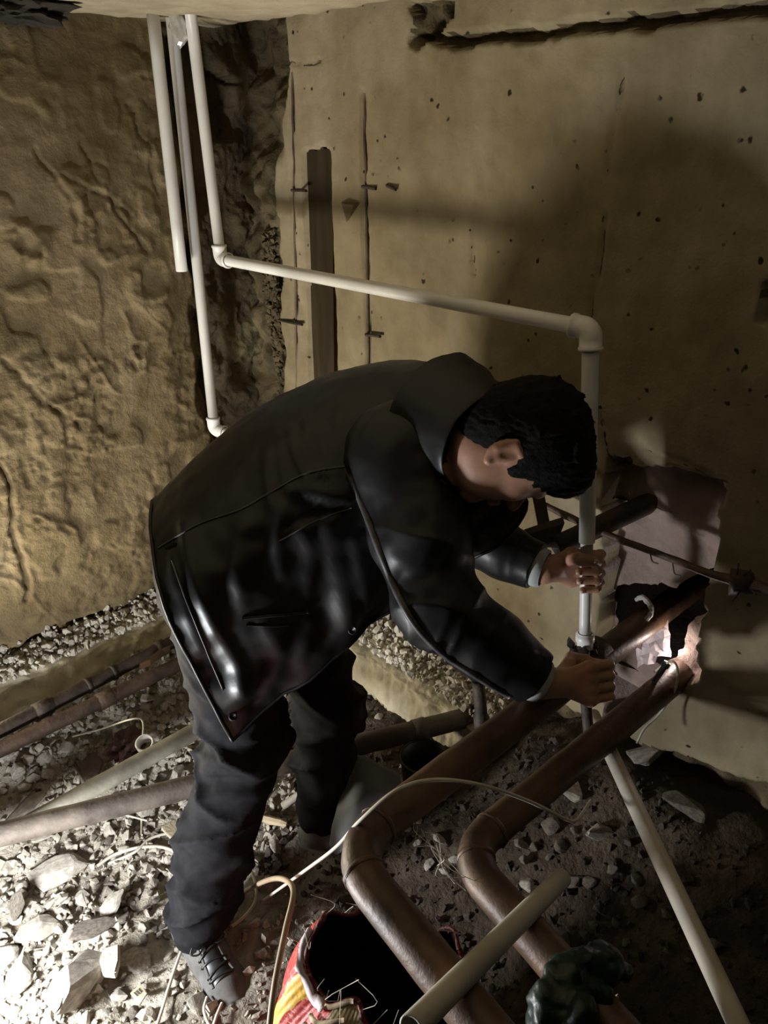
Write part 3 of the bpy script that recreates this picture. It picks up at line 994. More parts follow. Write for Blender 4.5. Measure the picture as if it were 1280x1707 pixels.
slab('broken_tile', [(165, 1600), (172, 1580), (198, 1572), (198, 1600), (192, 1622), (170, 1620)], 0.06, 0.02, M['stone'], 'six-sided pale tile fragment beside the round mottled stone', 'tile')
o = slab('printed_scrap', [(217, 1655), (234, 1640), (245, 1656), (232, 1676)], 0.035, 0.004, M['ceiling'], 'small white scrap printed with dark bars, left of the shoe', 'paper')
qa, qb, qc = at_z(222, 1655, 0.0362), at_z(234, 1645, 0.0362), at_z(233, 1667, 0.0362)
for k in range(6):
    a = along(qa, qb, (k + 0.3) / 6.5)
    b = a + (qc - qa) * 0.55
    e = (qb - qa) / np.linalg.norm(qb - qa) * (0.0008 if k % 2 else 0.0014)
    mesh('printed_bar', [a, a + e, b + e, b], [(0, 1, 2, 3)], M['black'], o, smooth=False)

# ================================================================== PIPES
def iron(name, label, pts, r, mat, rad=0.0, couplings=(), seg=18, wall=0.005, group=None, rough=0.03, n=60):
    path = fillet(pts, rad, 14) if rad else np.array(pts, float)
    segs = []
    for a, b in zip(path[:-1], path[1:]):
        k = max(1, int(np.linalg.norm(b - a) / 0.025))
        for i in range(k):
            segs.append(a + (b - a) * i / k)
    segs.append(path[-1])
    v, f = tube_geo(segs, r, seg, wall, rough)
    c = path.mean(0)
    o = tag(mesh(name, v, f, mat, None, loc=(c[0], c[1], v[:, 2].min())), label, 'pipe', group)
    segs = np.array(segs)
    for t, ln, kr in couplings:
        i = int(t * (len(segs) - 2))
        q = segs[i]
        d = segs[i + 1] - segs[i]
        d /= np.linalg.norm(d)
        tube('coupling' if ln > 0.015 else 'weld_bead', np.array([q + d * ln * a for a in (-.5, -.42, .42, .5)]), np.array([r * 1.02, r * kr, r * kr, r * 1.02]), mat, o, 16, rough=0.05)
    return o
# floor pipes on the left
P3a, P3b = at_z(-260, 1352, 0.24), at_z(292, 1068, 0.24)
iron('iron_pipe', 'dark iron pipe with couplings, uppermost of the four on the left floor', [P3a, P3b], 0.019, M['rust_dark'], 0, ((0.55, 0.05, 1.25), (0.80, 0.012, 1.15), (0.70, 0.012, 1.15), (0.97, 0.03, 1.3)))
P2a, P2b = at_z(-260, 1374, 0.225), at_z(400, 1058, 0.225)
iron('iron_pipe', 'rusty iron pipe second from the top on the left floor', [P2a, P2b], 0.020, M['rust'], 0, ((0.62, 0.05, 1.2), (0.30, 0.012, 1.15)))
P1a, P1b = at_z(-150, 1484, 0.15), at_z(420, 1166, 0.15)
iron('iron_pipe', 'pale grey green pipe lying under the long crossing pipe', [P1a, P1b], 0.023, M['pipe_green'])
L1a, L1b = at_z(-200, 1441, 0.225), at_z(832, 1183, 0.225)
iron('iron_pipe', 'long brown pipe running behind both legs to the right footing', [L1a, L1b], 0.0265, M['pipe_grey'], 0, ((0.86, 0.04, 1.12),))
# the two large bent heating pipes
ZP1, ZP2 = 0.64, 0.56
a0 = at_z(1185, 955, ZP1); a1 = at_z(572, 1420, ZP1); a2 = at_z(900, 1830, ZP1)
iron('heating_pipe', 'large rusty bent pipe nearest the camera, coming out of the wall hole', [a0, a1, a2], 0.0305, M['rust_brown'], 0.085, ((0.80, 0.008, 1.07), (0.67, 0.008, 1.07)), 24, 0.004)
b0 = at_z(1135, 1122, ZP2); b1 = at_z(768, 1426, ZP2); b2 = at_z(1090, 1790, ZP2)
iron('heating_pipe', 'second rusty bent pipe lying behind the nearest bend', [b0, b1, b2], 0.0295, M['rust_brown'], 0.075, ((0.66, 0.008, 1.08), (0.50, 0.008, 1.08)), 24, 0.004)
iron('heating_pipe', 'rusty pipe slanting across the broken opening behind the man\'s head', [at(1172, 796, 1.64), at(925, 912, 1.58)], 0.0225, M['rust_dark'])
q = at_z(800, 1236, 0.21)
iron('pipe_stub', 'short upright dark pipe standing between sleeve and long floor pipe', [at(797, 1135, 1.60), at(806, 1236, 1.665)], 0.0135, M['rust_dark'], 0, ((0.9, 0.03, 1.3),))
# hanger strap and its jagged bracket
hs_ = thing('pipe_hanger', 'dark flat strap and bracket hanging below the man\'s face', 'bracket', at(905, 905, 1.6))
def bar(name, a, b, wv, th, mat, parent):
    a, b, wv = np.array(a), np.array(b), np.array(wv)
    d = (b - a) / np.linalg.norm(b - a)
    n = np.cross(d, wv); n = n / np.linalg.norm(n) * th
    v = [q + sx * wv + sn * n for q in (a, b) for sx, sn in ((-1, -1), (1, -1), (1, 1), (-1, 1))]
    f = [(3, 2, 1, 0), (4, 5, 6, 7), (0, 1, 5, 4), (1, 2, 6, 5), (2, 3, 7, 6), (3, 0, 4, 7)]
    return mesh(name, v, f, mat, parent, smooth=False)
bar('strap', at(892, 800, 1.64), at(910, 893, 1.62), (0.0125, 0, 0.002), 0.003, M['rust_dark'], hs_)
pl = [at(*q, 1.585) for q in ((876, 893), (905, 883), (941, 872), (934, 890), (944, 914), (905, 912), (888, 902))]
v = pl + [q + np.array([0, 0.02, 0.004]) for q in pl]
n = len(pl)
mesh('bracket_plate', v, [tuple(reversed(range(n))), tuple(range(n, 2 * n))] + [(i, (i + 1) % n, n + (i + 1) % n, n + i) for i in range(n)], M['rust_dark'], hs_, smooth=False)
# thin bar across the opening with the crusty lump at its right end
q = spline([on_r(908, 842, 0.05), on_r(1000, 886, 0.05), on_r(1100, 924, 0.045), on_r(1180, 955, 0.04), on_r(1240, 972, 0.04), on_r(1310, 992, 0.04)], 40)
rr = 0.0075 + 0.004 * sstep(0.55, 0.8, np.linspace(0, 1, 40))
v, f = tube_geo(q, rr, 10, 0, 0.18)
rb = tag(mesh('thin_bar', v, f, M['rust']), 'thin rusty bar crossing the opening, thickening into a crusted joint', 'bar')
c = on_r(1240, 972, 0.04)
v, f = hull_geo(c + RNG.normal(size=(40, 3)) * 0.011)
mesh('rust_crust', v, f, M['rust_dark'], rb)
for k, (a, b) in enumerate((((1228, 968), (1232, 940)), ((1236, 985), (1222, 1002)), ((1240, 960), (1252, 950)), ((1255, 985), (1262, 992)))):
    tube('wire_end', spline([on_r(*a, 0.05), along(on_r(*a, 0.06), on_r(*b, 0.06), .6), on_r(*b, 0.055)], 6), 0.0016, M['rust_dark'], rb, 5)
for k, (a, b) in enumerate((((1085, 925), (1098, 940)), ((1122, 940), (1135, 960)))):
    tube('wire_end', spline([on_r(*a, 0.05), on_r(a[0] + 3, b[1] - 4, 0.05), on_r(*b, 0.05)], 8), 0.0014, M['rust_dark'], rb, 5)

# ---- white plastic water pipes
RP = 0.0145
def elbow(center, d0, d1, r, parent, name='elbow'):
    d0 = np.array(d0) / np.linalg.norm(d0); d1 = np.array(d1) / np.linalg.norm(d1)
    p = fillet([center + d0 * 0.036, center, center + d1 * 0.036], 0.022, 10)
    rad = np.full(len(p), r * 1.32)
    o = tube(name, p, rad, M['ppr'], parent, 18)
    for d in (d0, d1):
        tube('socket_rim', np.array([center + d * a for a in (0.030, 0.032, 0.037, 0.038)]), np.array([r * 1.30, r * 1.45, r * 1.45, r * 1.2]), M['ppr'], o, 18)
    return o
tA = at(262, 12, 1.83); tA[2] = CEIL + 0.02
bA = on_l(303, 452, 0.06)
tA = np.array([bA[0], bA[1], CEIL + 0.03])
v, f = tube_geo(line(tA, bA, 6), 0.0155, 20, 0.003)
tag(mesh('water_pipe', v, f, M['ppr']), 'straight white pipe hanging from the ceiling with its lower end open', 'pipe')
bB = on_l(357, 716, 0.06)
tB = on_l(276, 30, 0.02); tB[2] = CEIL + 0.03
tB = tB + np.array([0.012, 0.01, 0])
pb = thing('water_pipe', 'white pipe running down the left wall to an elbow behind the back', 'pipe', bB)
tube('pipe_length', line(bB, tB, 6), RP, M['ppr'], pb, 20)
eB = at(440, 742, 2.25)
elbow(bB, tB - bB, eB - bB, RP, pb)
tube('pipe_length', line(bB, eB, 4), RP, M['ppr'], pb, 20)
cC = at(368, 432, 2.10)
tC = np.array([at(318, 30, 1.835)[0], at(318, 30, 1.835)[1], CEIL + 0.03])
cD = at(985, 548, 1.34)
cE = at(975, 1064, 1.53)
pc = thing('water_pipe', 'white pipe crossing the right wall and turning down into the man\'s hands', 'pipe', cE)
tube('pipe_length', line(cC, tC, 6), RP, M['ppr'], pc, 20)
tube('pipe_length', line(cC, cD, 10), RP, M['ppr'], pc, 20)
tube('pipe_length', line(cD, along(cD, cE, 0.66), 8), 0.0150, M['ppr'], pc, 22)
tube('pipe_length', line(along(cD, cE, 0.655), cE, 6), 0.0118, M['ppr'], pc, 20)['label'] = 'narrower lower length below the fist'
elbow(cC, tC - cC, cD - cC, RP, pc)
elbow(cD, cC - cD, cE - cD, RP * 1.05, pc)
dE = (cE - cD) / np.linalg.norm(cE - cD)
tube('socket', np.array([cE - dE * 0.012, cE - dE * 0.010, cE + dE * 0.006, cE + dE * 0.008, cE + dE * 0.03]), np.array([0.014, 0.0185, 0.0185, 0.016, 0.016]), M['ppr'], pc, 20)
# the iron saddle that takes the pipe
q1 = at_z(985, 1098, ZP1)
sd = thing('pipe_saddle', 'dark iron saddle clamp on the big pipe under the white riser', 'clamp', q1)
pd = (a1 - a0) / np.linalg.norm(a1 - a0)
f0 = cE + dE * 0.022
tube('clamp_ring', np.array([q1 + pd * a for a in (-0.035, -0.03, 0.03, 0.035)]), np.array([0.033, 0.038, 0.038, 0.033]), M['rust_dark'], sd, 20)
tube('branch', np.array([f0, f0 + dE * 0.012, along(f0, q1, .6), q1]), np.array([0.021, 0.024, 0.019, 0.019]), M['rust_dark'], sd, 12, rough=0.1)
for k in range(7):
    a = k * 0.9
    b = f0 + np.array([math.cos(a) * 0.026, math.sin(a) * 0.022, 0.004 * math.sin(3 * a)])
    v, f = hull_geo(b + RNG.normal(size=(12, 3)) * 0.007)
    mesh('tape_shred', v, f, M['rust_dark'], sd, smooth=False)
dn0, dn1 = at(975, 1150, 1.50), at(982, 1236, 1.53)
tube('lower_branch', line(dn0, dn1, 5), 0.011, M['rust_dark'], sd, 12, rough=0.08)
dn2 = along(f0, dn0, 0.5)
tube('lower_branch', spline([q1, dn0], 5), 0.011, M['rust_dark'], sd, 12)
# long pipe falling to the lower right, loose short pipe on the bends
lp0, lp1 = at(988, 1192, 1.60), at(1262, 1775, 0.94)
v, f = tube_geo(line(lp0, lp1, 10), 0.0148, 20, 0.003)
tag(mesh('water_pipe', v, f, M['ppr_old']), 'long dusty pipe running from the lower hand to the bottom right', 'pipe')
A_ = at_z(870, 1530, ZP2 + 0.0295 + 0.0155)
B_ = at_z(760, 1640, ZP1 + 0.0305 + 0.0160)
dAB = (A_ - B_)
u0 = A_ + dAB * 0.80
u1 = B_ - dAB * 0.52
v, f = tube_geo(line(u0, u1, 8), 0.0152, 22, 0.0035)
tag(mesh('water_pipe', v, f, M['ppr_old']), 'short loose plastic pipe lying across both rusty bends', 'pipe')
# crumpled wrap at the ceiling between the pipes
def wad(name, c, ax, n, mat, parent=None, jag=0.35, seed=0.0):
    bm = bmesh.new()
    bmesh.ops.create_icosphere(bm, subdivisions=n, radius=1)
    v = np.array([q.co[:] for q in bm.verts])
    bm.verts.index_update()
    f = [tuple(x.index for x in q.verts) for q in bm.faces]
    bm.free()
    v = v * (1 + jag * fbm(v * 2.3 + seed, 4))[:, None]
    return mesh(name, v * np.array(ax) + np.array(c), f, mat, parent, smooth=False)
c = at(297, 44, 1.85)
tag(wad('crumpled_wrap', c, (0.022, 0.018, 0.040), 3, M['foil'], None, 0.3, 3.1), 'crumpled silvery wrap stuffed between the pipes at the ceiling', 'wrap')
# sooty cobweb in the top left corner of the picture
c = on_l(30, 12, 0.05)
w_ = tag(wad('cobweb', c, (0.11, 0.07, 0.03), 4, M['web'], None, 0.5, 9.0), 'sooty black cobweb tuft where left wall meets ceiling', 'cobweb')
# things in and around the shaft
q = [on_r(1062, 1000, -.03), on_r(1072, 996, -.01), on_r(1083, 1008, -.01), on_r(1086, 1022, -.01), on_r(1075, 1036, -.01), on_r(1058, 1046, -.01), on_r(1042, 1054, 0.0), on_r(1030, 1046, 0.0), on_r(1022, 1052, 0.0)]
q = spline(q, 60)
v, f = tube_geo(q, 0.0042 * (1 + 0.5 * np.abs(fbm(q * 90, 2))), 7, 0, 0.4)
tag(mesh('foil_strip', v, f, M['foil'], smooth=False), 'twisted shiny foil strip curling in the dark hole', 'foil')
# pinkish sheet lying in the lit part of the hole
pts = np.array([[on_r(1060 + 55 * i / 7, 1050 + 62 * j / 7 - 18 * (i / 7), -0.03 - 0.05 * (1 - j / 7)) for j in range(8)] for i in range(8)]).reshape(-1, 3)
pts = pts + 0.008 * np.stack([fbm(pts * 40, 2), fbm(pts * 40 + 5, 2), fbm(pts * 40 + 9, 2)], 1)
v = np.vstack([pts, pts + np.array([0.002, 0.003, -0.002])])
g = grid_faces(8, 8)
tag(mesh('paper_wad', v, g + [tuple(64 + i for i in reversed(x)) for x in g], M['paper'], smooth=False), 'crumpled pinkish paper lit inside the hole below the pipe', 'paper')
q = spline([on_r(1092, 1120, .03), on_r(1108, 1108, .04), on_r(1124, 1104, .04), on_r(1130, 1120, .04), on_r(1126, 1150, .045), on_r(1100, 1190, .06), on_r(1075, 1215, .09), on_r(1062, 1240, .11)], 40)
v, f = tube_geo(q, 0.0025, 7)
tag(mesh('cable', v, f, M['cable']), 'thin pale cable looping from the hole over the second pipe', 'cable')
tc_ = on_r(1112, 1106, .035)
td = unit_(on_r(1150, 1050, -.04) - tc_)
to = thing('torch', 'small lit torch lying at the lower edge of the hole', 'torch', tc_)
tube('torch_body', np.array([tc_ - td * .05, tc_ - td * .012, tc_ - td * .008, tc_]), np.array([.006, .006, .0085, .0085]), M['black'], to, 14)
tube('lens', np.array([tc_ - td * .001, tc_ + td * .002]), np.array([.0075, .007]), M['lit'], to, 14)['label'] = 'glowing white lens'
lamp('torch_light', on_r(1124, 1082, -.035), 0.45, (1.0, 0.86, 0.80), 0.006)
# flat leaning plaster flake beside the lower hand
v, f = hull_geo([at(1018, 1120, 1.60), at(1072, 1150, 1.60), at(1000, 1212, 1.62), at(1015, 1190, 1.63), at(1020, 1125, 1.62), at(1070, 1155, 1.62), at(1002, 1208, 1.645)])
tag(mesh('plaster_flake', v, f, M['niche'], smooth=False), 'pinkish flat plaster flake leaning behind the lower hand', 'flake')

# ================================================================== THE MAN
man = thing('person', 'man in black leather jacket bending forward, holding a white pipe in both hands', 'person', (-0.27, 1.2, 0.0))
def unit(v):
    v = np.array(v, float)
    return v / np.linalg.norm(v)
H1, H2 = np.array([-.335, 1.26, .88]), np.array([-.27, 1.43, .87])
K1, K2 = np.array([-.300, 1.215, .48]), np.array([-.130, 1.375, .43])
A1, A2 = np.array([-.395, 1.085, .10]), np.array([-.155, 1.365, .09])
S1, S2 = np.array([.075, 1.240, 1.07]), np.array([.02, 1.52, 1.08])
E1, W1 = at(728, 1005, 1.34), at(905, 1137, 1.385)
E2, W2 = at(752, 880, 1.58), at(905, 948, 1.495)
NB = at(768, 704, 1.37)
HC = at(885, 733, 1.300)
fd = unit((.28, -.03, -.96))
cu = np.array([.93, .05, .25]); cu = unit(cu - fd * np.dot(cu, fd))
er = unit(np.cross(fd, cu))                      # towards the near (right) ear
if er[1] > 0:
    er = -er
HA = np.array([fd, cu, er])
def hp(f, c, e):
    return HC + fd * f + cu * c + er * e

B = Field((-.50, .92, 0.0), (.47, 1.68, 1.30), 0.0036)
# trunk and limbs (mostly inside the clothes)
B.chain([(H1 + H2) / 2, (-.20, 1.37, .97), (-.07, 1.40, 1.05), (.05, 1.405, 1.085)], [.095, .085, .085, .08], .03)
B.chain([S1, (.05, 1.405, 1.085), S2], [.045, .06, .045], .03)
B.chain([H1, K1, A1], [.07, .045, .030], .02)
B.chain([H2, K2, A2], [.07, .045, .030], .02)
B.chain([S1, E1, W1], [.05, .036, .026], .02)
B.chain([S2, E2, W2], [.05, .036, .026], .02)
B.chain([NB, hp(-.015, -.085, 0)], [.056, .052], .03)
# head
B.ball(HC, (.096, .092, .077), HA, .02)
B.ball(hp(.025, -.055, 0), (.062, .075, .060), HA, .03)
B.cone(hp(.030, -.095, .018), hp(.030, -.095, -.018), .030, k=.03)         # jaw
B.ball(hp(.065, -.118, 0), .017, None, .02)                                 # chin
B.cone(hp(.082, -.012, .028), hp(.082, -.012, -.028), .014, k=.012)         # brow
B.cone(hp(.085, -.022, 0), hp(.108, -.055, 0), .008, .012, .010)            # nose
B.ball(hp(.098, -.060, .010), .008, None, .006); B.ball(hp(.098, -.060, -.010), .008, None, .006)
for s in (1, -1):
    B.ball(hp(.088, -.028, .030 * s), (.012, .010, .013), HA, cut=True)     # eye sockets
    B.ball(hp(.074, -.028, .030 * s), .013, None, .004)
    B.ball(hp(.060, -.052, .042 * s), .018, None, .02)                      # cheek
    # ear: rim, lobe, hollow
    B.ball(hp(-.022, -.056, .072 * s), (.020, .031, .008), HA, .006)
    B.cone(hp(-.032, -.034, .076 * s), hp(-.006, -.030, .076 * s), .005, k=.005)
    B.cone(hp(-.032, -.034, .076 * s), hp(-.032, -.066, .076 * s), .005, k=.005)
    B.ball(hp(-.014, -.084, .072 * s), .008, None, .006)
    B.ball(hp(-.018, -.052, .082 * s), (.010, .017, .006), HA, cut=True)
B.cone(hp(.088, -.082, .018), hp(.088, -.082, -.018), .0055, k=.006)        # lips
B.cone(hp(.086, -.092, .015), hp(.086, -.092, -.015), .006, k=.006)
# --- hands
def grip(W, q0, ax, toward, mcp, pip, dip, tip, Rb, thumb, up=1):
    """fingers wound round the axis ax through q0; angles: 0 = image right, 90 = towards the lens"""
    ax = unit(ax)
    e2 = toward - ax * np.dot(toward, ax); e2 = unit(e2)
    e1 = unit(np.cross(ax, e2))
    if e1[0] < 0:
        e1 = -e1
    def pt(phi, R, a):
        f = math.radians(phi)
        return q0 + e1 * math.cos(f) * R + e2 * math.sin(f) * R + ax * a
    nails = []
    mc = []
    for i, (off, ln, r) in enumerate(((-.030, .95, .0088), (-.010, 1.05, .0090), (.010, 1.0, .0087), (.029, .85, .0078))):
        a = off * up
        m = pt(mcp[0], mcp[1], a); mc.append(m)
        P = [m, pt(pip[0], pip[1], a), pt(dip[0], dip[1], a * .96), pt(dip[0] + (tip[0] - dip[0]) * ln, tip[1], a * .95)]
        B.chain(P, [r * 1.08, r * 1.02, r * .95, r * .84], .004)
        B.ball(P[1], r * 1.12, None, .004)
        nails.append((P[2], P[3], r))
    # palm
    wr_ = W + (np.mean(mc, 0) - W) * 0.25
    for m in mc:
        B.cone(wr_, m, .017, .0125, .010)
    B.cone(W, wr_ , .026, .022, .02)
    T = [pt(*t) for t in thumb]
    B.chain([wr_] + T, [.016, .0125, .0108, .0088], .008)
    nails.append((T[-2], T[-1], .0098))
    return nails
tw = unit(CAM - HC)
axis = unit(cE - cD)
ql = along(cD, cE, 0.765)
nl = grip(W2, ql, axis, tw, (-140, .037), (-35, .034), (35, .0245), (125, .0225), 0, [(-175, .036, -.026), (125, .031, -.040), (60, .027, -.036)])
qr = at(983, 1134, 1.445)
nr_ = grip(W1, qr, unit(dn1 - f0), tw, (95, .040), (10, .036), (-60, .026), (-140, .024), 0, [(165, .040, -.030), (-160, .034, -.040), (-95, .028, -.036)])
V, F = B.geo()
body = mesh('body', V, F.tolist(), M['skin'], man)
# nails on the visible fingertips
for a, b, r in nl[:5]:
    d = unit(b - a)
    out = unit(np.cross(np.cross(d, (b - ql)), d)) if np.linalg.norm(np.cross(d, b - ql)) > 1e-6 else tw
    out = unit((b - ql) - axis * np.dot(b - ql, axis)); out = unit(out - d * np.dot(out, d))
    sd_ = np.cross(d, out)
    c = b + out * r * 0.78 + d * r * 0.25
    v, f = hull_geo([c + d * x * .0052 + sd_ * y * .0044 + out * z for x, y in ((-1, -.8), (-1, .8), (0, 1), (1, .55), (1, -.55), (0, -1)) for z in (0, .0011)])
    mesh('fingernail', v, f, M['nail'], body)
for s in (1, -1):
    for rad, dep, mt, nm in ((.0112, .0765, 'eye', 'eyeball'), (.0052, .0845, 'black', 'iris')):
        bm = bmesh.new(); bmesh.ops.create_uvsphere(bm, u_segments=16, v_segments=10, radius=rad)
        v = np.array([q.co[:] for q in bm.verts]) + hp(dep, -.028, .030 * s); bm.verts.index_update()
        f = [tuple(x.index for x in q.verts) for q in bm.faces]; bm.free()
        mesh(nm, v, f, M[mt], body)

# hair: close cap with ragged tufts
Hf = Field(HC - .17, HC + .17, 0.0032)
Hf.ball(hp(-.006, .010, 0), (.101, .095, .086), HA, .02)
Hf.ball(hp(-.052, -.052, 0), (.052, .064, .064), HA, .03)
Hf.ball(hp(.062, .048, 0), (.056, .048, .064), HA, .03)
for s in (1, -1):
    Hf.ball(hp(.012, -.026, .066 * s), (.022, .032, .012), HA, .012)        # sideburn
Hf.ball(hp(.122, -.060, 0), (.062, .072, .10), HA, cut=True)                # keeps the face free
for s in (1, -1):
    Hf.ball(hp(-.008, -.066, .088 * s), (.034, .036, .026), HA, cut=True)
rs = np.random.default_rng(3)
for _ in range(150):
    th, ph = rs.uniform(-2.9, 2.9), rs.uniform(-1.2, 1.2)
    d = np.array([math.cos(th) * math.cos(ph), math.sin(th) * math.cos(ph), math.sin(ph)])
    if d[0] > 0.2 and d[1] < 0.35:
        continue
    if d[1] < -0.35:
        continue
    a = hp(-.010 + d[0] * .090, .012 + d[1] * .088, d[2] * .079)
    dirn = unit(fd * (d[0] * .5 + .55) + cu * (d[1] * .5) + er * (d[2] * .5) + rs.normal(size=3) * .18)
    Hf.cone(a, a + dirn * rs.uniform(.010, .020), .006, .0020, .006)
V, F = Hf.geo()
N = vert_normals(V, F)
V = V + N * (0.0022 * fbm(V * np.array([70, 70, 160]), 3))[:, None]
mesh('hair', V, F.tolist(), M['hair'], man)

# ---- trousers
T = Field((-.56, .95, .05), (.12, 1.62, 1.06), 0.0062)
T.ball((H1 + H2) / 2 + np.array([.0, 0, .0]), (.125, .16, .11), None, .04)
T.chain([(H1 + H2) / 2, (-.20, 1.37, .97)], [.10, .09], .03)
T.chain([H1 + np.array([.0, .0, -.03]), along(H1, K1, .55) + np.array([.008, 0, 0]), K1 + np.array([.012, 0, 0]), along(K1, A1, .55), A1 + np.array([.002, .006, -.005])], [.100, .086, .074, .070, .061], .03)
T.chain([H2 + np.array([0, 0, -.03]), along(H2, K2, .55), K2, along(K2, A2, .5), A2 + np.array([0, 0, .02])], [.108, .088, .072, .064, .055], .03)
V, F = T.geo()
N = vert_normals(V, F)
q = V.copy()
def folds(P, ax, freq, seed, p=3.0):
    """sparse slanting creases: coordinates run along and round the limb axis"""
    ax = unit(ax)
    a = P @ ax
    w1 = unit(np.cross(ax, [0.31, 0.9, 0.2])); w2 = np.cross(ax, w1)
    b, c = P @ w1, P @ w2
    wv = .35 * fbm(P * 5 + seed, 2)
    r = 1 - np.abs(fbm(np.stack([(a + .45 * b - .3 * c) * freq + wv, b * freq * .28 + seed, c * freq * .28], 1), 2, .35))
    r2 = 1 - np.abs(fbm(np.stack([(a - .6 * b + .4 * c) * freq * .8 + wv, b * freq * .25, c * freq * .25 + seed + 9], 1), 2, .35))
    return np.clip(r, 0, 1) ** p + .8 * np.clip(r2, 0, 1) ** p - .5
amp = 0.004 + 0.008 * (1 - sstep(.35, .7, q[:, 2])) + 0.005 * np.exp(-((q[:, 2] - .5) / .09) ** 2)
V = V + N * (1.5 * amp * folds(q, (0, 0, 1), 17, 3.0) + 0.0012 * fbm(q * 40, 2))[:, None]
keep_hi = V[:, 2] < 2
trousers = mesh('trousers', V, F.tolist(), M['trouser'], man)
tb = None

# ---- shoes
def shoe(heel, toe, label, hh):
    heel, toe = np.array(heel), np.array(toe)
    d = unit(toe - heel); sd_ = np.array([-d[1], d[0], 0]); up = np.array([0, 0, 1.0])
    L = np.linalg.norm(toe - heel)
    z0 = heel[2]
    lo = np.minimum(heel, toe) - .1; hi = np.maximum(heel, toe) + .1
    lo[2] = z0; hi[2] = z0 + .17
    Fd = Field(lo, hi, .0038)
    def P(a, b, h): return np.array([heel[0], heel[1], z0]) + d * a * L + sd_ * b + up * h
    Fd.cone(P(.16, 0, .045), P(.16, 0, .088), .037, .035, .02)
    Fd.cone(P(.15, 0, .035), P(.45, .004, .040), .036, .039, .02)
    Fd.cone(P(.45, .004, .036), P(.72, .006, .028), .040, .041, .02)
    Fd.cone(P(.72, .006, .026), P(.87, .004, .018), .040, .029, .02)
    Fd.cone(P(.20, 0, .085), P(.50, .002, .055), .032, .030, .02)
    Fd.below(z0 + .016)
    V, F = Fd.geo()
    o = mesh('shoe', V, F.tolist(), M['shoe'], man)
    o['label'] = label
    # sole: outline slab
    prof = []
    for t in np.linspace(0, 1, 40):
        a = t * 2 * math.pi
        x = .5 - .53 * math.cos(a)
        wdt = (.038 + .008 * sstep(.4, .75, x)) * (1 if math.sin(a) >= 0 else -1) * abs(math.sin(a)) ** .55
        prof.append((x, wdt + .003))
    n = len(prof)
    v = [P(a, b, 0.0) for a, b in prof] + [P(a, b, .019) for a, b in prof]
    f = [tuple(range(n)), tuple(reversed(range(n, 2 * n)))] + [(i, n + i, n + (i + 1) % n, (i + 1) % n) for i in range(n)]
    mesh('sole', v, f, M['sole'], o, smooth=False)
    bv = BVHTree.FromPolygons([Vector(q) for q in V], [tuple(q) for q in F])
    def top(a, b, lift=.001):
        q = P(a, b, .3)
        h = bv.ray_cast(Vector(q), Vector((0, 0, -1)))
        return np.array(h[0]) + up * lift if h[0] is not None else P(a, b, .05)
    tg = np.array([[top(a, b, .003 * (1 - (b / .024) ** 2) + .0008) for b in np.linspace(-.020, .020, 9)] for a in np.linspace(.40, .76, 12)]).reshape(-1, 3)
    mesh('tongue', tg, grid_faces(12, 9), M['black'], o)
    for sgn in (1, -1):
        tube('eyelet_stay', spline([top(a, sgn * (.023 + .004 * math.sin(a * 9)), .001) for a in np.linspace(.38, .76, 8)], 20), .0035, M['shoe'], o, 7)
    for k, a in enumerate((.47, .54, .61, .68, .74)):
        q = spline([top(a + .015 * (-1) ** k * (b / .026), b, .0045) for b in np.linspace(-.027, .027, 7)], 14)
        tube('lace', q, .0026, M['black'], o, 6)
    c = top(.48, 0, .006)
    for sgn in (1, -1):
        q = spline([c, c + sd_ * .02 * sgn + up * .012, c + sd_ * .038 * sgn + d * .01, c + sd_ * .022 * sgn + d * .018 - up * .004, c], 16)
        tube('lace', q, .002, M['black'], o, 6)
    return o
h1 = at_z(306, 1540, fz(-.44, 1.13) + .004)
t1 = at_z(388, 1682, h1[2])
t1 = h1 + unit(t1 - h1) * 0.280
shoe(h1, t1, 'grey suede shoe, nearer foot', .0)
h2 = np.array([-.205, 1.355, fz(-.15, 1.36) + .004])
shoe(h2, h2 + np.array([.235, -.05, 0]), 'grey dusty shoe, farther foot', .0)

# ---- jacket: body shell lofted along the bent back, open at hem and front
ST = []   # top of back (px, py, depth), lateral near, lateral far, up-thickness, drop near, drop far
tops = [(252, 846, 1.52), (330, 768, 1.52), (430, 690, 1.52), (560, 630, 1.52), (680, 607, 1.46), (760, 620, 1.41), (802, 660, 1.37)]
latn = [.265, .275, .275, .265, .245, .195, .095]
latf = [.17, .175, .175, .18, .18, .14, .08]
drop = [.400, .405, .395, .375, .30, .20, .13]
Tp = np.array([at(*q) for q in tops])
sp = unit(Tp[3] - Tp[0])
lat = unit((.22, -.975, 0.0))
prof_n = 41
secs = []
nst = 48
Tq = spline(Tp, nst)
ln_ = np.interp(np.linspace(0, 6, nst), range(7), latn)
lf_ = np.interp(np.linspace(0, 6, nst), range(7), latf)
dr_ = np.interp(np.linspace(0, 6, nst), range(7), drop)
tang = np.gradient(Tq, axis=0)
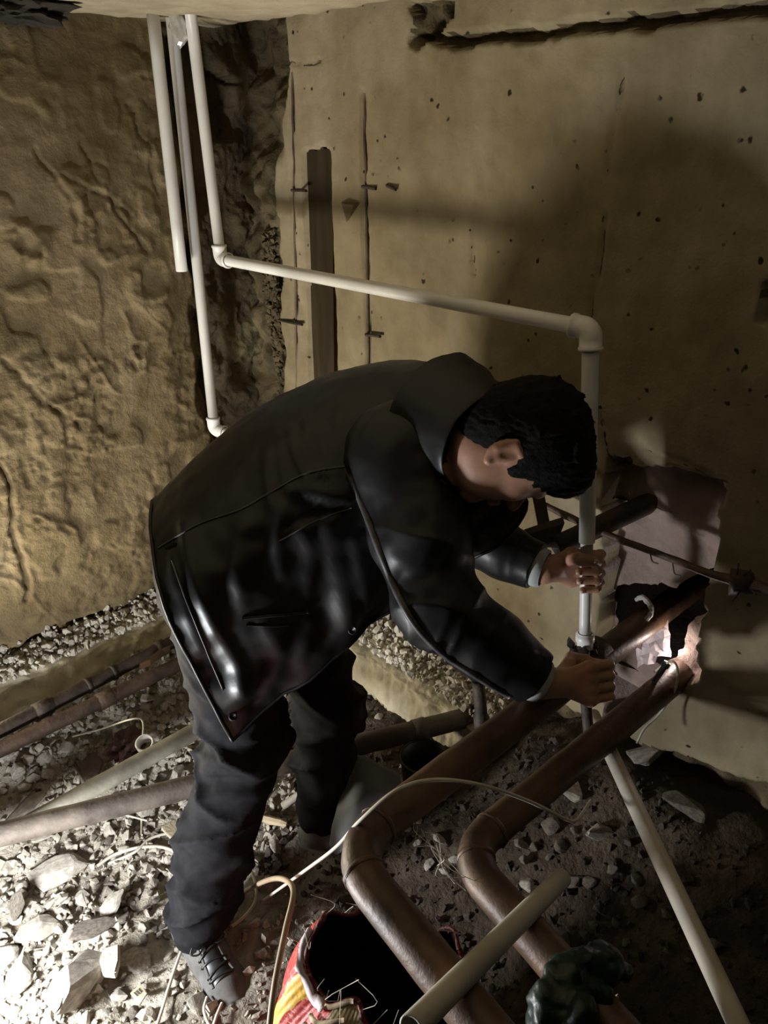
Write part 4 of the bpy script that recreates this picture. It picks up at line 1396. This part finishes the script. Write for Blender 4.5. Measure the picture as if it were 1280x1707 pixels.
for i in range(nst):
    tg = unit(tang[i] * np.array([1, 1, 1]) * .35 + sp * .65)
    wv = np.cross(lat, tg); wv = unit(wv)
    if wv[2] > 0: wv = -wv
    hm = max(0, 1 - i / 16) * .28
    wv = unit(wv * (0.8 - hm) + np.array([0, 0, -1]) * (0.2 + hm))
    top_h = .155
    row = []
    for u in np.linspace(-1, 1, prof_n):           # -1 near front edge ... 0 spine ... +1 far front edge
        L = ln_[i] if u < 0 else lf_[i]
        sgn = 1 if u < 0 else -1
        a = abs(u)
        if a < .45:
            ph = a / .45 * math.pi / 2
            x = L * math.sin(ph) ** 0.92
            y = top_h * (1 - math.cos(ph))
        else:
            b = (a - .45) / .55
            x = L * (1 + .03 * math.sin(b * 2.2) - .05 * b * b)
            y = top_h + (dr_[i] - top_h) * b
        row.append(Tq[i] + lat * sgn * x + wv * y)
    secs.append(row)
V = np.array(secs).reshape(-1, 3)
# refine
def loft_fine(rows, nu, nv):
    rows = np.array(rows)
    a = np.array([spline(rows[:, j], nu) for j in range(rows.shape[1])]).transpose(1, 0, 2)
    return np.array([spline(a[i], nv) for i in range(nu)])
G = loft_fine(secs[::3] + [secs[-1]], 110, 150)
nu, nv = G.shape[:2]
V = G.reshape(-1, 3)
F = np.array(grid_faces(nu, nv))
N = vert_normals(V, F)
uu, vv_ = np.meshgrid(np.linspace(0, 1, nu), np.linspace(-1, 1, nv), indexing='ij')
uu, vv_ = uu.ravel(), vv_.ravel()
if (N * (V - V.mean(0))).sum() < 0:
    F = F[:, ::-1]; N = -N
side = sstep(.12, .3, np.abs(vv_))
def to_px(P):
    r = P - CAM
    f = r[:, 1] * CP - r[:, 2] * SP
    u = r[:, 1] * SP + r[:, 2] * CP
    return 640 + 1280 * r[:, 0] / f, 853.5 - 1280 * u / f
# the jacket's own creases, each a rounded ridge: (line, height, half width) laid on the near panel
CREASES = [
    ([(312, 880), (325, 950), (355, 1040), (392, 1105), (402, 1150)], .013, 15),
    ([(548, 880), (566, 950), (578, 1020), (584, 1085)], .012, 22),
    ([(590, 900), (602, 960), (612, 1010)], .008, 12),
    ([(452, 842), (446, 790), (448, 745)], .006, 8), ([(480, 830), (468, 770), (470, 735)], .005, 8),
    ([(512, 800), (492, 750), (486, 715)], .007, 8), ([(540, 790), (518, 735), (508, 700)], .007, 7),
    ([(562, 785), (545, 735), (532, 705)], .007, 7), ([(582, 775), (568, 730), (560, 700)], .006, 7),
    ([(578, 832), (530, 822), (490, 815)], .010, 13), ([(576, 812), (545, 792), (520, 790)], .006, 8), ([(572, 846), (520, 862), (475, 880)], -.006, 8),
    ([(470, 850), (462, 900), (470, 950)], .007, 12), ([(505, 880), (520, 930), (512, 985)], .007, 14),
    ([(400, 880), (395, 940), (405, 1000)], .006, 14), ([(290, 930), (305, 1000), (335, 1080)], .006, 10),
    ([(440, 1040), (470, 1090), (450, 1150)], .006, 16), ([(520, 1040), (500, 1100)], .006, 14)]
pxv, pyv = to_px(V)
crease = np.zeros(len(V))
for ln0, hgt, wd in CREASES:
    lp = spline([(a, b, 0) for a, b in ln0], 14)[:, :2]
    crease += hgt * np.exp(-(seg_dist(pxv, pyv, [tuple(q) for q in lp]) / wd) ** 2)
crease *= (vv_ < -.02)
# folds fan out from the armhole and hang down the side
fold = np.sin(uu * 46 + vv_ * 5 + 2.2 * fbm(np.stack([uu * 4, vv_ * 3, uu * 0], 1), 2))
hang = np.sin(uu * 24 - vv_ * 9 + 2.8 * fbm(np.stack([uu * 3, vv_ * 2.5, uu * 0 + 4], 1), 2))
near_arm = np.exp(-((uu - .50) / .14) ** 2) * np.exp(-((np.abs(vv_) - .28) / .14) ** 2)
dsp = crease + 0.0050 * fold * near_arm + 0.0065 * hang * side * sstep(.35, .75, np.abs(vv_)) + 0.009 * fbm(V * 7, 3) * side + .002 * fbm(V * 28, 3)
V = V + N * dsp[:, None]
jk = mesh('jacket', V, F.tolist(), M['leather'], man)
md = jk.modifiers.new('thickness', 'SOLIDIFY'); md.thickness = 0.004; md.offset = -1
bvh_j = BVHTree.FromPolygons([Vector(q) for q in V], [tuple(q) for q in F])
def on_surf(bvh, px, py, off=0.001):
    r = Vector(ray(px, py)).normalized()
    h = bvh.ray_cast(Vector(CAM), r)
    if h[0] is None:
        return None
    n = h[1] if h[1].dot(r) < 0 else -h[1]
    return np.array(h[0] + n * off)
def seam(bvh, pxs, r, parent, name='seam', mat='leather', n=40):
    pts = [on_surf(bvh, *q) for q in spline([(x, y, 0) for x, y in pxs], n)[:, :2]]
    pts = [q for q in pts if q is not None]
    if len(pts) > 3:
        return tube(name, np.array(pts), r, M[mat], parent, 6)
seam(bvh_j, [(264, 914), (330, 875), (400, 850), (450, 822), (510, 790), (575, 778)], .0018, jk, 'seam', 'lit_seam')
seam(bvh_j, [(465, 902), (520, 872), (585, 846)], .0014, jk, 'seam', 'lit_seam')
seam(bvh_j, [(404, 1030), (455, 1026), (512, 1020)], .0035, jk, 'pocket_welt')
seam(bvh_j, [(410, 1042), (455, 1044), (480, 1042)], .0018, jk, 'pocket_welt')
seam(bvh_j, [(287, 935), (310, 1000), (342, 1080), (372, 1150)], .0016, jk, 'seam', 'lit_seam')
# hem and front edges get a rolled border
Gd = V.reshape(nu, nv, 3)
tube('hem_edge', Gd[0][::3], .0038, M['leather'], jk, 8)
tube('front_edge', Gd[:, 0][::3], .0032, M['leather'], jk, 8)
def disc(name, c, n, r, th, mat, parent):
    n = unit(n)
    tube(name, np.array([c, c + n * th * .7, c + n * th]), np.array([r, r, r * .8]), mat, parent, 16)
for px, py in ((388, 1200), (628, 1094)):
    c = on_surf(bvh_j, px, py - 6, .001)
    if c is None:
        i = np.argmin(np.linalg.norm(V - at(px, py, 1.4), axis=1)); c = V[i]
    disc('button', c, unit(CAM - c), .0085, .005, M['black'], jk)

# ---- sleeves
def sleeve(S, E, W, rs_, lo, hi, seed):
    Fd = Field(lo, hi, .0048)
    Fd.chain([S, along(S, E, .55), E, along(E, W, .55), W], rs_, .025)
    Fd.cone(S, along(S, at(756, 712, 1.355), .85), rs_[0] * .95, .074, .03)       # shoulder yoke up to the collar
    d = unit(W - along(E, W, .5))
    V, F = Fd.geo()
    N = vert_normals(V, F)
    dl_ = np.linalg.norm(V - E, axis=1)
    amp = .0035 + .0075 * np.exp(-(dl_ / .13) ** 2)
    ax_ = unit(W - S)
    V = V + N * (amp * folds(V, ax_, 15, seed, 2.5) + .003 * fbm(V * 12 + seed, 3))[:, None]
    # cut at the cuff
    side_ = (V - W) @ d
    cut = side_ > 0
    V[cut] = V[cut] - d[None] * side_[cut][:, None]
    o = mesh('sleeve', V, F.tolist(), M['leather'], jk)
    return o, V, F
cuff1 = at(888, 1128, 1.38)
sl1, V1, F1 = sleeve(S1 + np.array([-.045, .048, .003]), E1, cuff1, [.098, .085, .068, .058, .052], (-.16, .95, .58), (.42, 1.45, 1.24), 1.0)
cuff2 = at(894, 944, 1.500)
sl2, V2, F2 = sleeve(S2, E2, cuff2, [.095, .078, .062, .052, .048], (-.16, 1.18, .68), (.45, 1.70, 1.24), 5.0)
bvh_s = BVHTree.FromPolygons([Vector(q) for q in V1], [tuple(q) for q in F1])
seam(bvh_s, [(583, 790), (612, 860), (640, 935), (668, 1000), (695, 1045), (740, 1090), (800, 1130), (850, 1160)], .0065, sl1, 'sleeve_seam', 'lit_seam', n=70)  # pale lip: light caught by the sleeve edge, painted in
seam(bvh_s, [(720, 760), (800, 790)], .002, sl1, 'sleeve_seam')
for W_, cf, r, par in ((W1, cuff1, .043, man), (W2, cuff2, .040, man)):
    d = unit(W_ - cf) if np.linalg.norm(W_ - cf) > .005 else unit(W1 - E1)
    q = np.array([cf - d * .02, cf, cf + d * .016, cf + d * .017])
    tube('shirt_cuff', q, np.array([r, r, r * .97, r * .86]), M['shirt'], par, 24)
# collar round the neck
c0_, c1_ = at(748, 702, 1.375), at(806, 740, 1.30)
n_ax = unit(c1_ - c0_); LC = np.linalg.norm(c1_ - c0_)
e1_ = unit(np.cross(n_ax, [0, 0, 1])); e2_ = np.cross(n_ax, e1_)
rows = []
for a, (h, r) in enumerate(((-.2, .098), (.3, .092), (.9, .084), (1.0, .084), (1.02, .088), (.7, .097), (.2, .108), (-.2, .118))):
    rows.append([c0_ + n_ax * h * LC + (e1_ * math.cos(t) + e2_ * math.sin(t)) * r for t in np.linspace(0, 2 * math.pi, 41)[:-1]])
rows = [list(q) for q in loft_fine([r_ + [r_[0]] for r_ in rows], 30, 61)]
v = np.array(rows)[:, :60].reshape(-1, 3)
v = v + .003 * np.stack([fbm(v * 25, 2)] * 3, 1)
mesh('collar', v, grid_faces(30, 60, False, True), M['leather'], jk)

# ================================================================== SACK, CABLES, ODDS AND ENDS
def sack_mat():
    m, nt, bs = mat_new('printed_woven_sack')
    tc = nt.nodes.new('ShaderNodeTexCoord')
    sx = nt.nodes.new('ShaderNodeSeparateXYZ')
    nt.links.new(tc.outputs['UV'], sx.inputs[0])
    wv = nt.nodes.new('ShaderNodeMath'); wv.operation = 'MULTIPLY_ADD'
    nt.links.new(noise(nt, 5, 3), wv.inputs[0]); wv.inputs[1].default_value = 0.10
    nt.links.new(sx.outputs[0], wv.inputs[2])
    red, yel, crm, drk, wht = (0.36, 0.022, 0.016), (0.60, 0.36, 0.03), (0.52, 0.42, 0.22), (0.10, 0.004, 0.006), (0.62, 0.45, 0.42)
    c = ramp(nt, wv.outputs[0], [(0.0, drk), (0.30, drk), (0.33, red), (0.555, red), (0.56, yel), (0.585, yel), (0.59, red), (0.66, red), (0.665, crm), (0.74, crm), (0.745, drk), (1.0, drk)])
    cr = c.node.color_ramp; cr.interpolation = 'CONSTANT'
    diag = nt.nodes.new('ShaderNodeMath'); diag.operation = 'MULTIPLY_ADD'
    nt.links.new(sx.outputs[1], diag.inputs[0]); diag.inputs[1].default_value = 0.55
    nt.links.new(wv.outputs[0], diag.inputs[2])
    band = ramp(nt, diag.outputs[0], [(0.0, (0, 0, 0)), (0.78, (1, 1, 1)), (0.80, (0, 0, 0)), (1.0, (0, 0, 0))])
    band.node.color_ramp.interpolation = 'CONSTANT'
    gate = ramp(nt, wv.outputs[0], [(0.40, (0, 0, 0)), (0.41, (1, 1, 1)), (0.62, (0, 0, 0))])
    gate.node.color_ramp.interpolation = 'CONSTANT'
    c = mixc(nt, c, yel, mixc(nt, band, gate, 1.0, 'MULTIPLY'))
    fr = ramp(nt, noise(nt, 60, 4, stretch=(1, 1, 4)), [(0.56, (0, 0, 0)), (0.64, (1, 1, 1))])
    c = mixc(nt, c, (0.62, 0.34, 0.28), mixc(nt, fr, (0.6, 0.6, 0.6), 1.0, 'MULTIPLY'))
    nt.links.new(c, bs.inputs['Base Color'])
    bs.inputs['Roughness'].default_value = 0.55
    wvt = nt.nodes.new('ShaderNodeTexWave'); wvt.inputs['Scale'].default_value = 30
    nt.links.new(tc.outputs['UV'], wvt.inputs['Vector'])
    bump(nt, bs, wvt.outputs['Fac'], 0.25, 0.003)
    bump(nt, bs, noise(nt, 18, 4), 0.5, 0.012)
    return m
M['sack'] = sack_mat()
M['sack_in'] = simple('shaded_sack_lining', (0.012, 0.006, 0.006), (0.045, 0.010, 0.010), 9, 0.8, 0.4, 40, 0.006)  # lining darkened: the shade inside the sack is put into the colour
SC = np.array([-.005, .785])
nu, nv = 96, 30
rows = []
rim = {}
for i in range(nu):
    a = 2 * math.pi * i / nu
    ca, sa = math.cos(a), math.sin(a)
    prof = []
    ztop = .40 + .035 * math.sin(2 * a + 2.4) + .018 * math.sin(5 * a) + .02 * math.sin(3 * a + 1)
    for j in range(nv):
        t = j / (nv - 1)
        z = .0 + ztop * t
        lf = max(0, -ca) ** .6
        r = .118 - .052 * lf * t ** 3 + (.035 + .035 * lf) * math.sin(t * math.pi * .90) + .012 * math.sin(3 * a + 4 * t) + .006 * math.sin(9 * a + 5 * t)
        r += .02 * t * t * math.sin(2 * a + 2.6)
        ex = 1.06 if ca < 0 else 1.0
        prof.append((SC[0] + ca * r * ex, SC[1] + sa * r * .95, z))
    rows.append(prof)
V = np.array(rows).reshape(-1, 3)
V[:, 2] += fz(SC[0], SC[1]) - .01
F = grid_faces(nu, nv, True, False)
c0 = len(V)
V = np.vstack([V, [[SC[0], SC[1], fz(SC[0], SC[1])]]])
F = F + [((i + 1) % nu * nv, i * nv, c0) for i in range(nu)]
sk = thing('woven_sack', 'red and yellow printed woven sack standing open under the bent pipe', 'sack', (SC[0], SC[1], V[:, 2].min()))
o = mesh('sack_body', V, F, M['sack'], sk)
uvl = o.data.uv_layers.new(name='UVMap')
for lp in o.data.loops:
    vi = lp.vertex_index
    if vi == c0:
        uvl.data[lp.index].uv = (0.5, 0)
    else:
        uvl.data[lp.index].uv = (((vi // nv) / nu), (vi % nv) / (nv - 1))
o.data.materials.append(M['sack_in'])
md = o.modifiers.new('thickness', 'SOLIDIFY'); md.thickness = .0025; md.offset = -1; md.material_offset = 1
# frayed rim: rolled edge and loose threads
rimp = np.array([V[i * nv + nv - 1] for i in range(nu)])
tube('rolled_rim', np.vstack([rimp, rimp[:1]]), .0045, M['sack'], sk, 7, rough=0.5)
for k in range(26):
    b = rimp[(k * 7 + 45) % nu]
    q = spline([b, b + RNG.normal(size=3) * .012 + [0, 0, .012], b + RNG.normal(size=3) * .022 + [0, 0, .010]], 7)
    tube('loose_thread', q, .0006, M['cable'], sk, 4)
# white inside fold drooping over the rim and ribbed strap
ii = np.argmin(np.abs(np.arctan2(rimp[:, 1] - SC[1], rimp[:, 0] - SC[0]) + 2.95))
fold = []
for i in range(14):
    b = rimp[(ii - 7 + i) % nu]
    out = unit([b[0] - SC[0], b[1] - SC[1], 0])
    wd = .014 * math.sin(math.pi * (i + .5) / 14)
    fold.append([b + out * .004, b + out * (.010) + np.array([0, 0, .003]), b + out * (.013) - np.array([0, 0, wd * .5]), b + out * .014 - np.array([0, 0, wd])])
v = np.array(fold).reshape(-1, 3) + .005 * np.stack([fbm(np.array(fold).reshape(-1, 3) * 60, 2)] * 3, 1)
fo = mesh('turned_fold', v, grid_faces(14, 4), M['paper'], sk)
fo['label'] = 'white lining turned out over the rim'
md = fo.modifiers.new('thickness', 'SOLIDIFY'); md.thickness = .002
jj = np.argmin(np.abs(np.arctan2(rimp[:, 1] - SC[1], rimp[:, 0] - SC[0]) + 2.45))
for k in range(16):
    t = 1 - k / 24
    row = []
    for i in range(-4, 5):
        b = np.array(rows[(jj + i) % nu][min(nv - 1, int(t * (nv - 1)))]); b[2] = rows[(jj + i) % nu][nv - 1][2] * t + fz(*SC) - .01
        out = unit([b[0] - SC[0], b[1] - SC[1], 0])
        row.append(b + out * .004)
    tube('strap_rib', np.array(row), .0042, M['wood_pale'], sk, 6)

def cable(label, pts, r, mat='cable', n=70, name='cable', cat='cable', group=None):
    q = spline(pts, n)
    v, f = tube_geo(q, r, 8)
    return tag(mesh(name, v, f, M[mat]), label, cat, group)
def g(px, py, h=.006):
    q = at_z(px, py, 0.02)
    return at_z(px, py, fz(q[0], q[1]) + h + .012)
cable('white cable looped on the rubble left of the near leg', [g(160, 1445), g(190, 1425), g(230, 1413), g(270, 1412), g(300, 1425), g(315, 1445)], .0042)
cable('thin cable curving above the white loop towards the near leg', [g(180, 1440), g(225, 1420), g(250, 1398), g(285, 1388), g(315, 1385)], .0036)
cable('thin wire hooked beside the plastic ring', [g(120, 1228), g(170, 1215), g(215, 1200, .03), g(236, 1200, .04), g(238, 1225, .03), g(228, 1265), g(220, 1270)], .0024)
cable('thin cable lying along the left of the shoe', [g(308, 1570), g(295, 1605), g(280, 1650), g(268, 1690), g(255, 1730)], .0036)
cable('short cable sticking out below the near shoe', [g(345, 1662), g(340, 1685), g(352, 1712), g(362, 1690), g(370, 1672)], .0030)
cable('white cable ring on the dirt behind the near leg', [g(392, 1410), g(412, 1440), g(426, 1475), g(424, 1505), g(405, 1530), g(385, 1545)], .0034)
cable('brown stiff cable arching from the leg down beside the sack', [g(380, 1510), g(410, 1485, .03), at(450, 1466, 1.50), at(478, 1468, 1.40), at(489, 1490, 1.33), at(476, 1550, 1.27), at(458, 1640, 1.22), at(447, 1730, 1.19)], .0052, 'cable_tan', 90)
cable('pale wire arching over the bent pipe into the dark', [g(440, 1500, .02), at(510, 1450, 1.36), at(560, 1412, 1.22), at(600, 1368, 1.15), at(660, 1318, 1.13), at(722, 1300, 1.14), at(800, 1308, 1.16), at(880, 1335, 1.22), at(940, 1364, 1.30), at(962, 1366, 1.34), at(985, 1335, 1.40)], .0030, 'cable', 100)
cable('thin cable crossing under the lower left pipe', [g(190, 1355), g(215, 1360), g(245, 1368)], .0026)
cable('thin upright wire below the lower left pipe', [g(234, 1345, .02), g(236, 1370), g(236, 1392)], .0026)
for k in range(7):
    b = at(690 + 6 * k, 1372 + 5 * k, 1.14)
    q = [b, b + np.array([.01, -.005, -.02]) + RNG.normal(size=3) * .006, b + np.array([.022, -.015, -.055]) + RNG.normal(size=3) * .01, b + np.array([.05, -.015, -.075]) + RNG.normal(size=3) * .012]
    cable('hair-thin frayed wire dangling between the two bent pipes', q, .0006, 'cable', 20, 'wire_strand', 'wire', 'frayed wires between the bends')
# plastic ring
c = g(243, 1243, .030)
rg = np.array([c + np.array([0, .010, -.020]), c + np.array([0, -.006, .016])])
v, f = tube_geo(rg, .024, 24, .005)
tag(mesh('plastic_ring', v, f, M['ppr']), 'white plastic ring lying among rubble by the flat slab', 'ring')
# maroon rag
c = g(210, 1245, -.006)
tag(wad('rag', c, (.035, .05, .02), 4, M['rag'], None, .7, 2.0), 'crumpled dark maroon rag left of the plastic ring', 'rag')
# brick-like fitting wedged between upper pipes
c0_, c1_ = at_z(242, 1108, .26), at_z(275, 1084, .26)
bb = tag(bar('timber_offcut', c0_, c1_, (.012, .010, 0), .010, M['rust_brown'], None), 'short brown block wedged between the two upper left pipes', 'block')
# wooden stick, pipe offcut
v, f = tube_geo(spline([g(414, 1358, .01), g(445, 1366, .01), g(478, 1374, .01)], 8), np.array([.009, .011, .012, .010, .011, .010, .009, .006]), 7, 0, .3)
tag(mesh('wood_stick', v, f, M['wood_pale'], smooth=False), 'pale split wood stick on the dirt between the feet', 'stick')
v, f = tube_geo(line(g(472, 1343, .012), g(508, 1318, .03), 4), .010, 14, .002)
tag(mesh('pipe_offcut', v, f, M['pipe_green']), 'short grey pipe offcut lying left of the far leg', 'pipe offcut')
# grey sheet leaning beside far shoe
gs = [[at(578, 1256, 1.80), at(612, 1262, 1.80), at(662, 1290, 1.78), at(668, 1318, 1.76)],
      [at(572, 1300, 1.78), at(600, 1310, 1.74), at(640, 1325, 1.74), at(655, 1335, 1.74)],
      [at(560, 1350, 1.76), at(585, 1360, 1.72), at(610, 1365, 1.72), at(625, 1362, 1.72)],
      [at(548, 1410, 1.76), at(560, 1425, 1.74), at(575, 1412, 1.72), at(590, 1400, 1.72)]]
Gs = loft_fine(gs, 24, 20)
v = Gs.reshape(-1, 3); v = v + .004 * np.stack([fbm(v * 22, 3)] * 3, 1)
o = tag(mesh('plastic_sheet', v, grid_faces(24, 20), M['grey_sheet']), 'grey stiff plastic sheet standing beside the far shoe', 'sheet')
md = o.modifiers.new('thickness', 'SOLIDIFY'); md.thickness = .003
# black bucket behind it
bc = at(706, 1265, 1.90)
zb = fz(bc[0], bc[1]) - .005
bk = thing('bucket', 'black plastic bucket behind the grey sheet, below the long pipe', 'bucket', (bc[0], bc[1], zb))
v, f = tube_geo(np.array([[bc[0], bc[1], zb], [bc[0], bc[1], zb + .05], [bc[0], bc[1], zb + .115]]), np.array([.048, .052, .058]), 28, .003)
mesh('bucket_wall', v, f, M['black'], bk)
v, f = tube_geo(np.array([[bc[0], bc[1], zb + .002], [bc[0], bc[1], zb + .006]]), .047, 28)
mesh('bucket_base', v, f, M['black'], bk)
t = np.linspace(0, 2 * math.pi, 33)
tube('bucket_rim', np.stack([bc[0] + .059 * np.cos(t), bc[1] + .059 * np.sin(t), t * 0 + zb + .115], 1), .004, M['black'], bk, 8)
# dark green crumpled plastic hanging over the second bend
Gf = Field(at_z(960, 1660, ZP2) - np.array([.16, .16, .14]), at_z(960, 1660, ZP2) + np.array([.16, .16, .14]), .0042)
zt_ = ZP2 + .036
arch = [at_z(900, 1722, zt_ - .05), at_z(915, 1672, zt_ - .01), at_z(938, 1625, zt_ + .004), at_z(970, 1608, zt_ + .008), at_z(1006, 1604, zt_ - .006), at_z(1034, 1622, zt_ - .03)]
Gf.chain(arch, [.020, .024, .022, .017, .019, .013], .012)
Gf.chain([at_z(940, 1650, zt_ - .004), at_z(962, 1690, zt_ - .006), at_z(965, 1740, zt_ - .03)], [.020, .022, .020], .012)
Gf.chain([at_z(975, 1640, zt_ + .002), at_z(1005, 1668, zt_ - .02)], [.013, .010], .010)
V, F = Gf.geo()
N = vert_normals(V, F)
V = V + N * (.007 * fbm(V * 34, 4) + .004 * (1 - np.abs(fbm(V * 26 + 4, 2)) * 2))[:, None]
tag(mesh('plastic_bag', V, F.tolist(), M['green']), 'dark green crumpled plastic bag draped over the second bend', 'bag')
v, f = hull_geo([at_z(1000, 1682, .50), at_z(1030, 1656, .515), at_z(1036, 1690, .495), at_z(1022, 1720, .49), at_z(1010, 1690, .515), at_z(1028, 1670, .505), at_z(1012, 1668, .49)])
tag(mesh('card_scrap', v, f, M['wood_pale'], smooth=False), 'small buff scrap of card beside the green plastic', 'scrap')
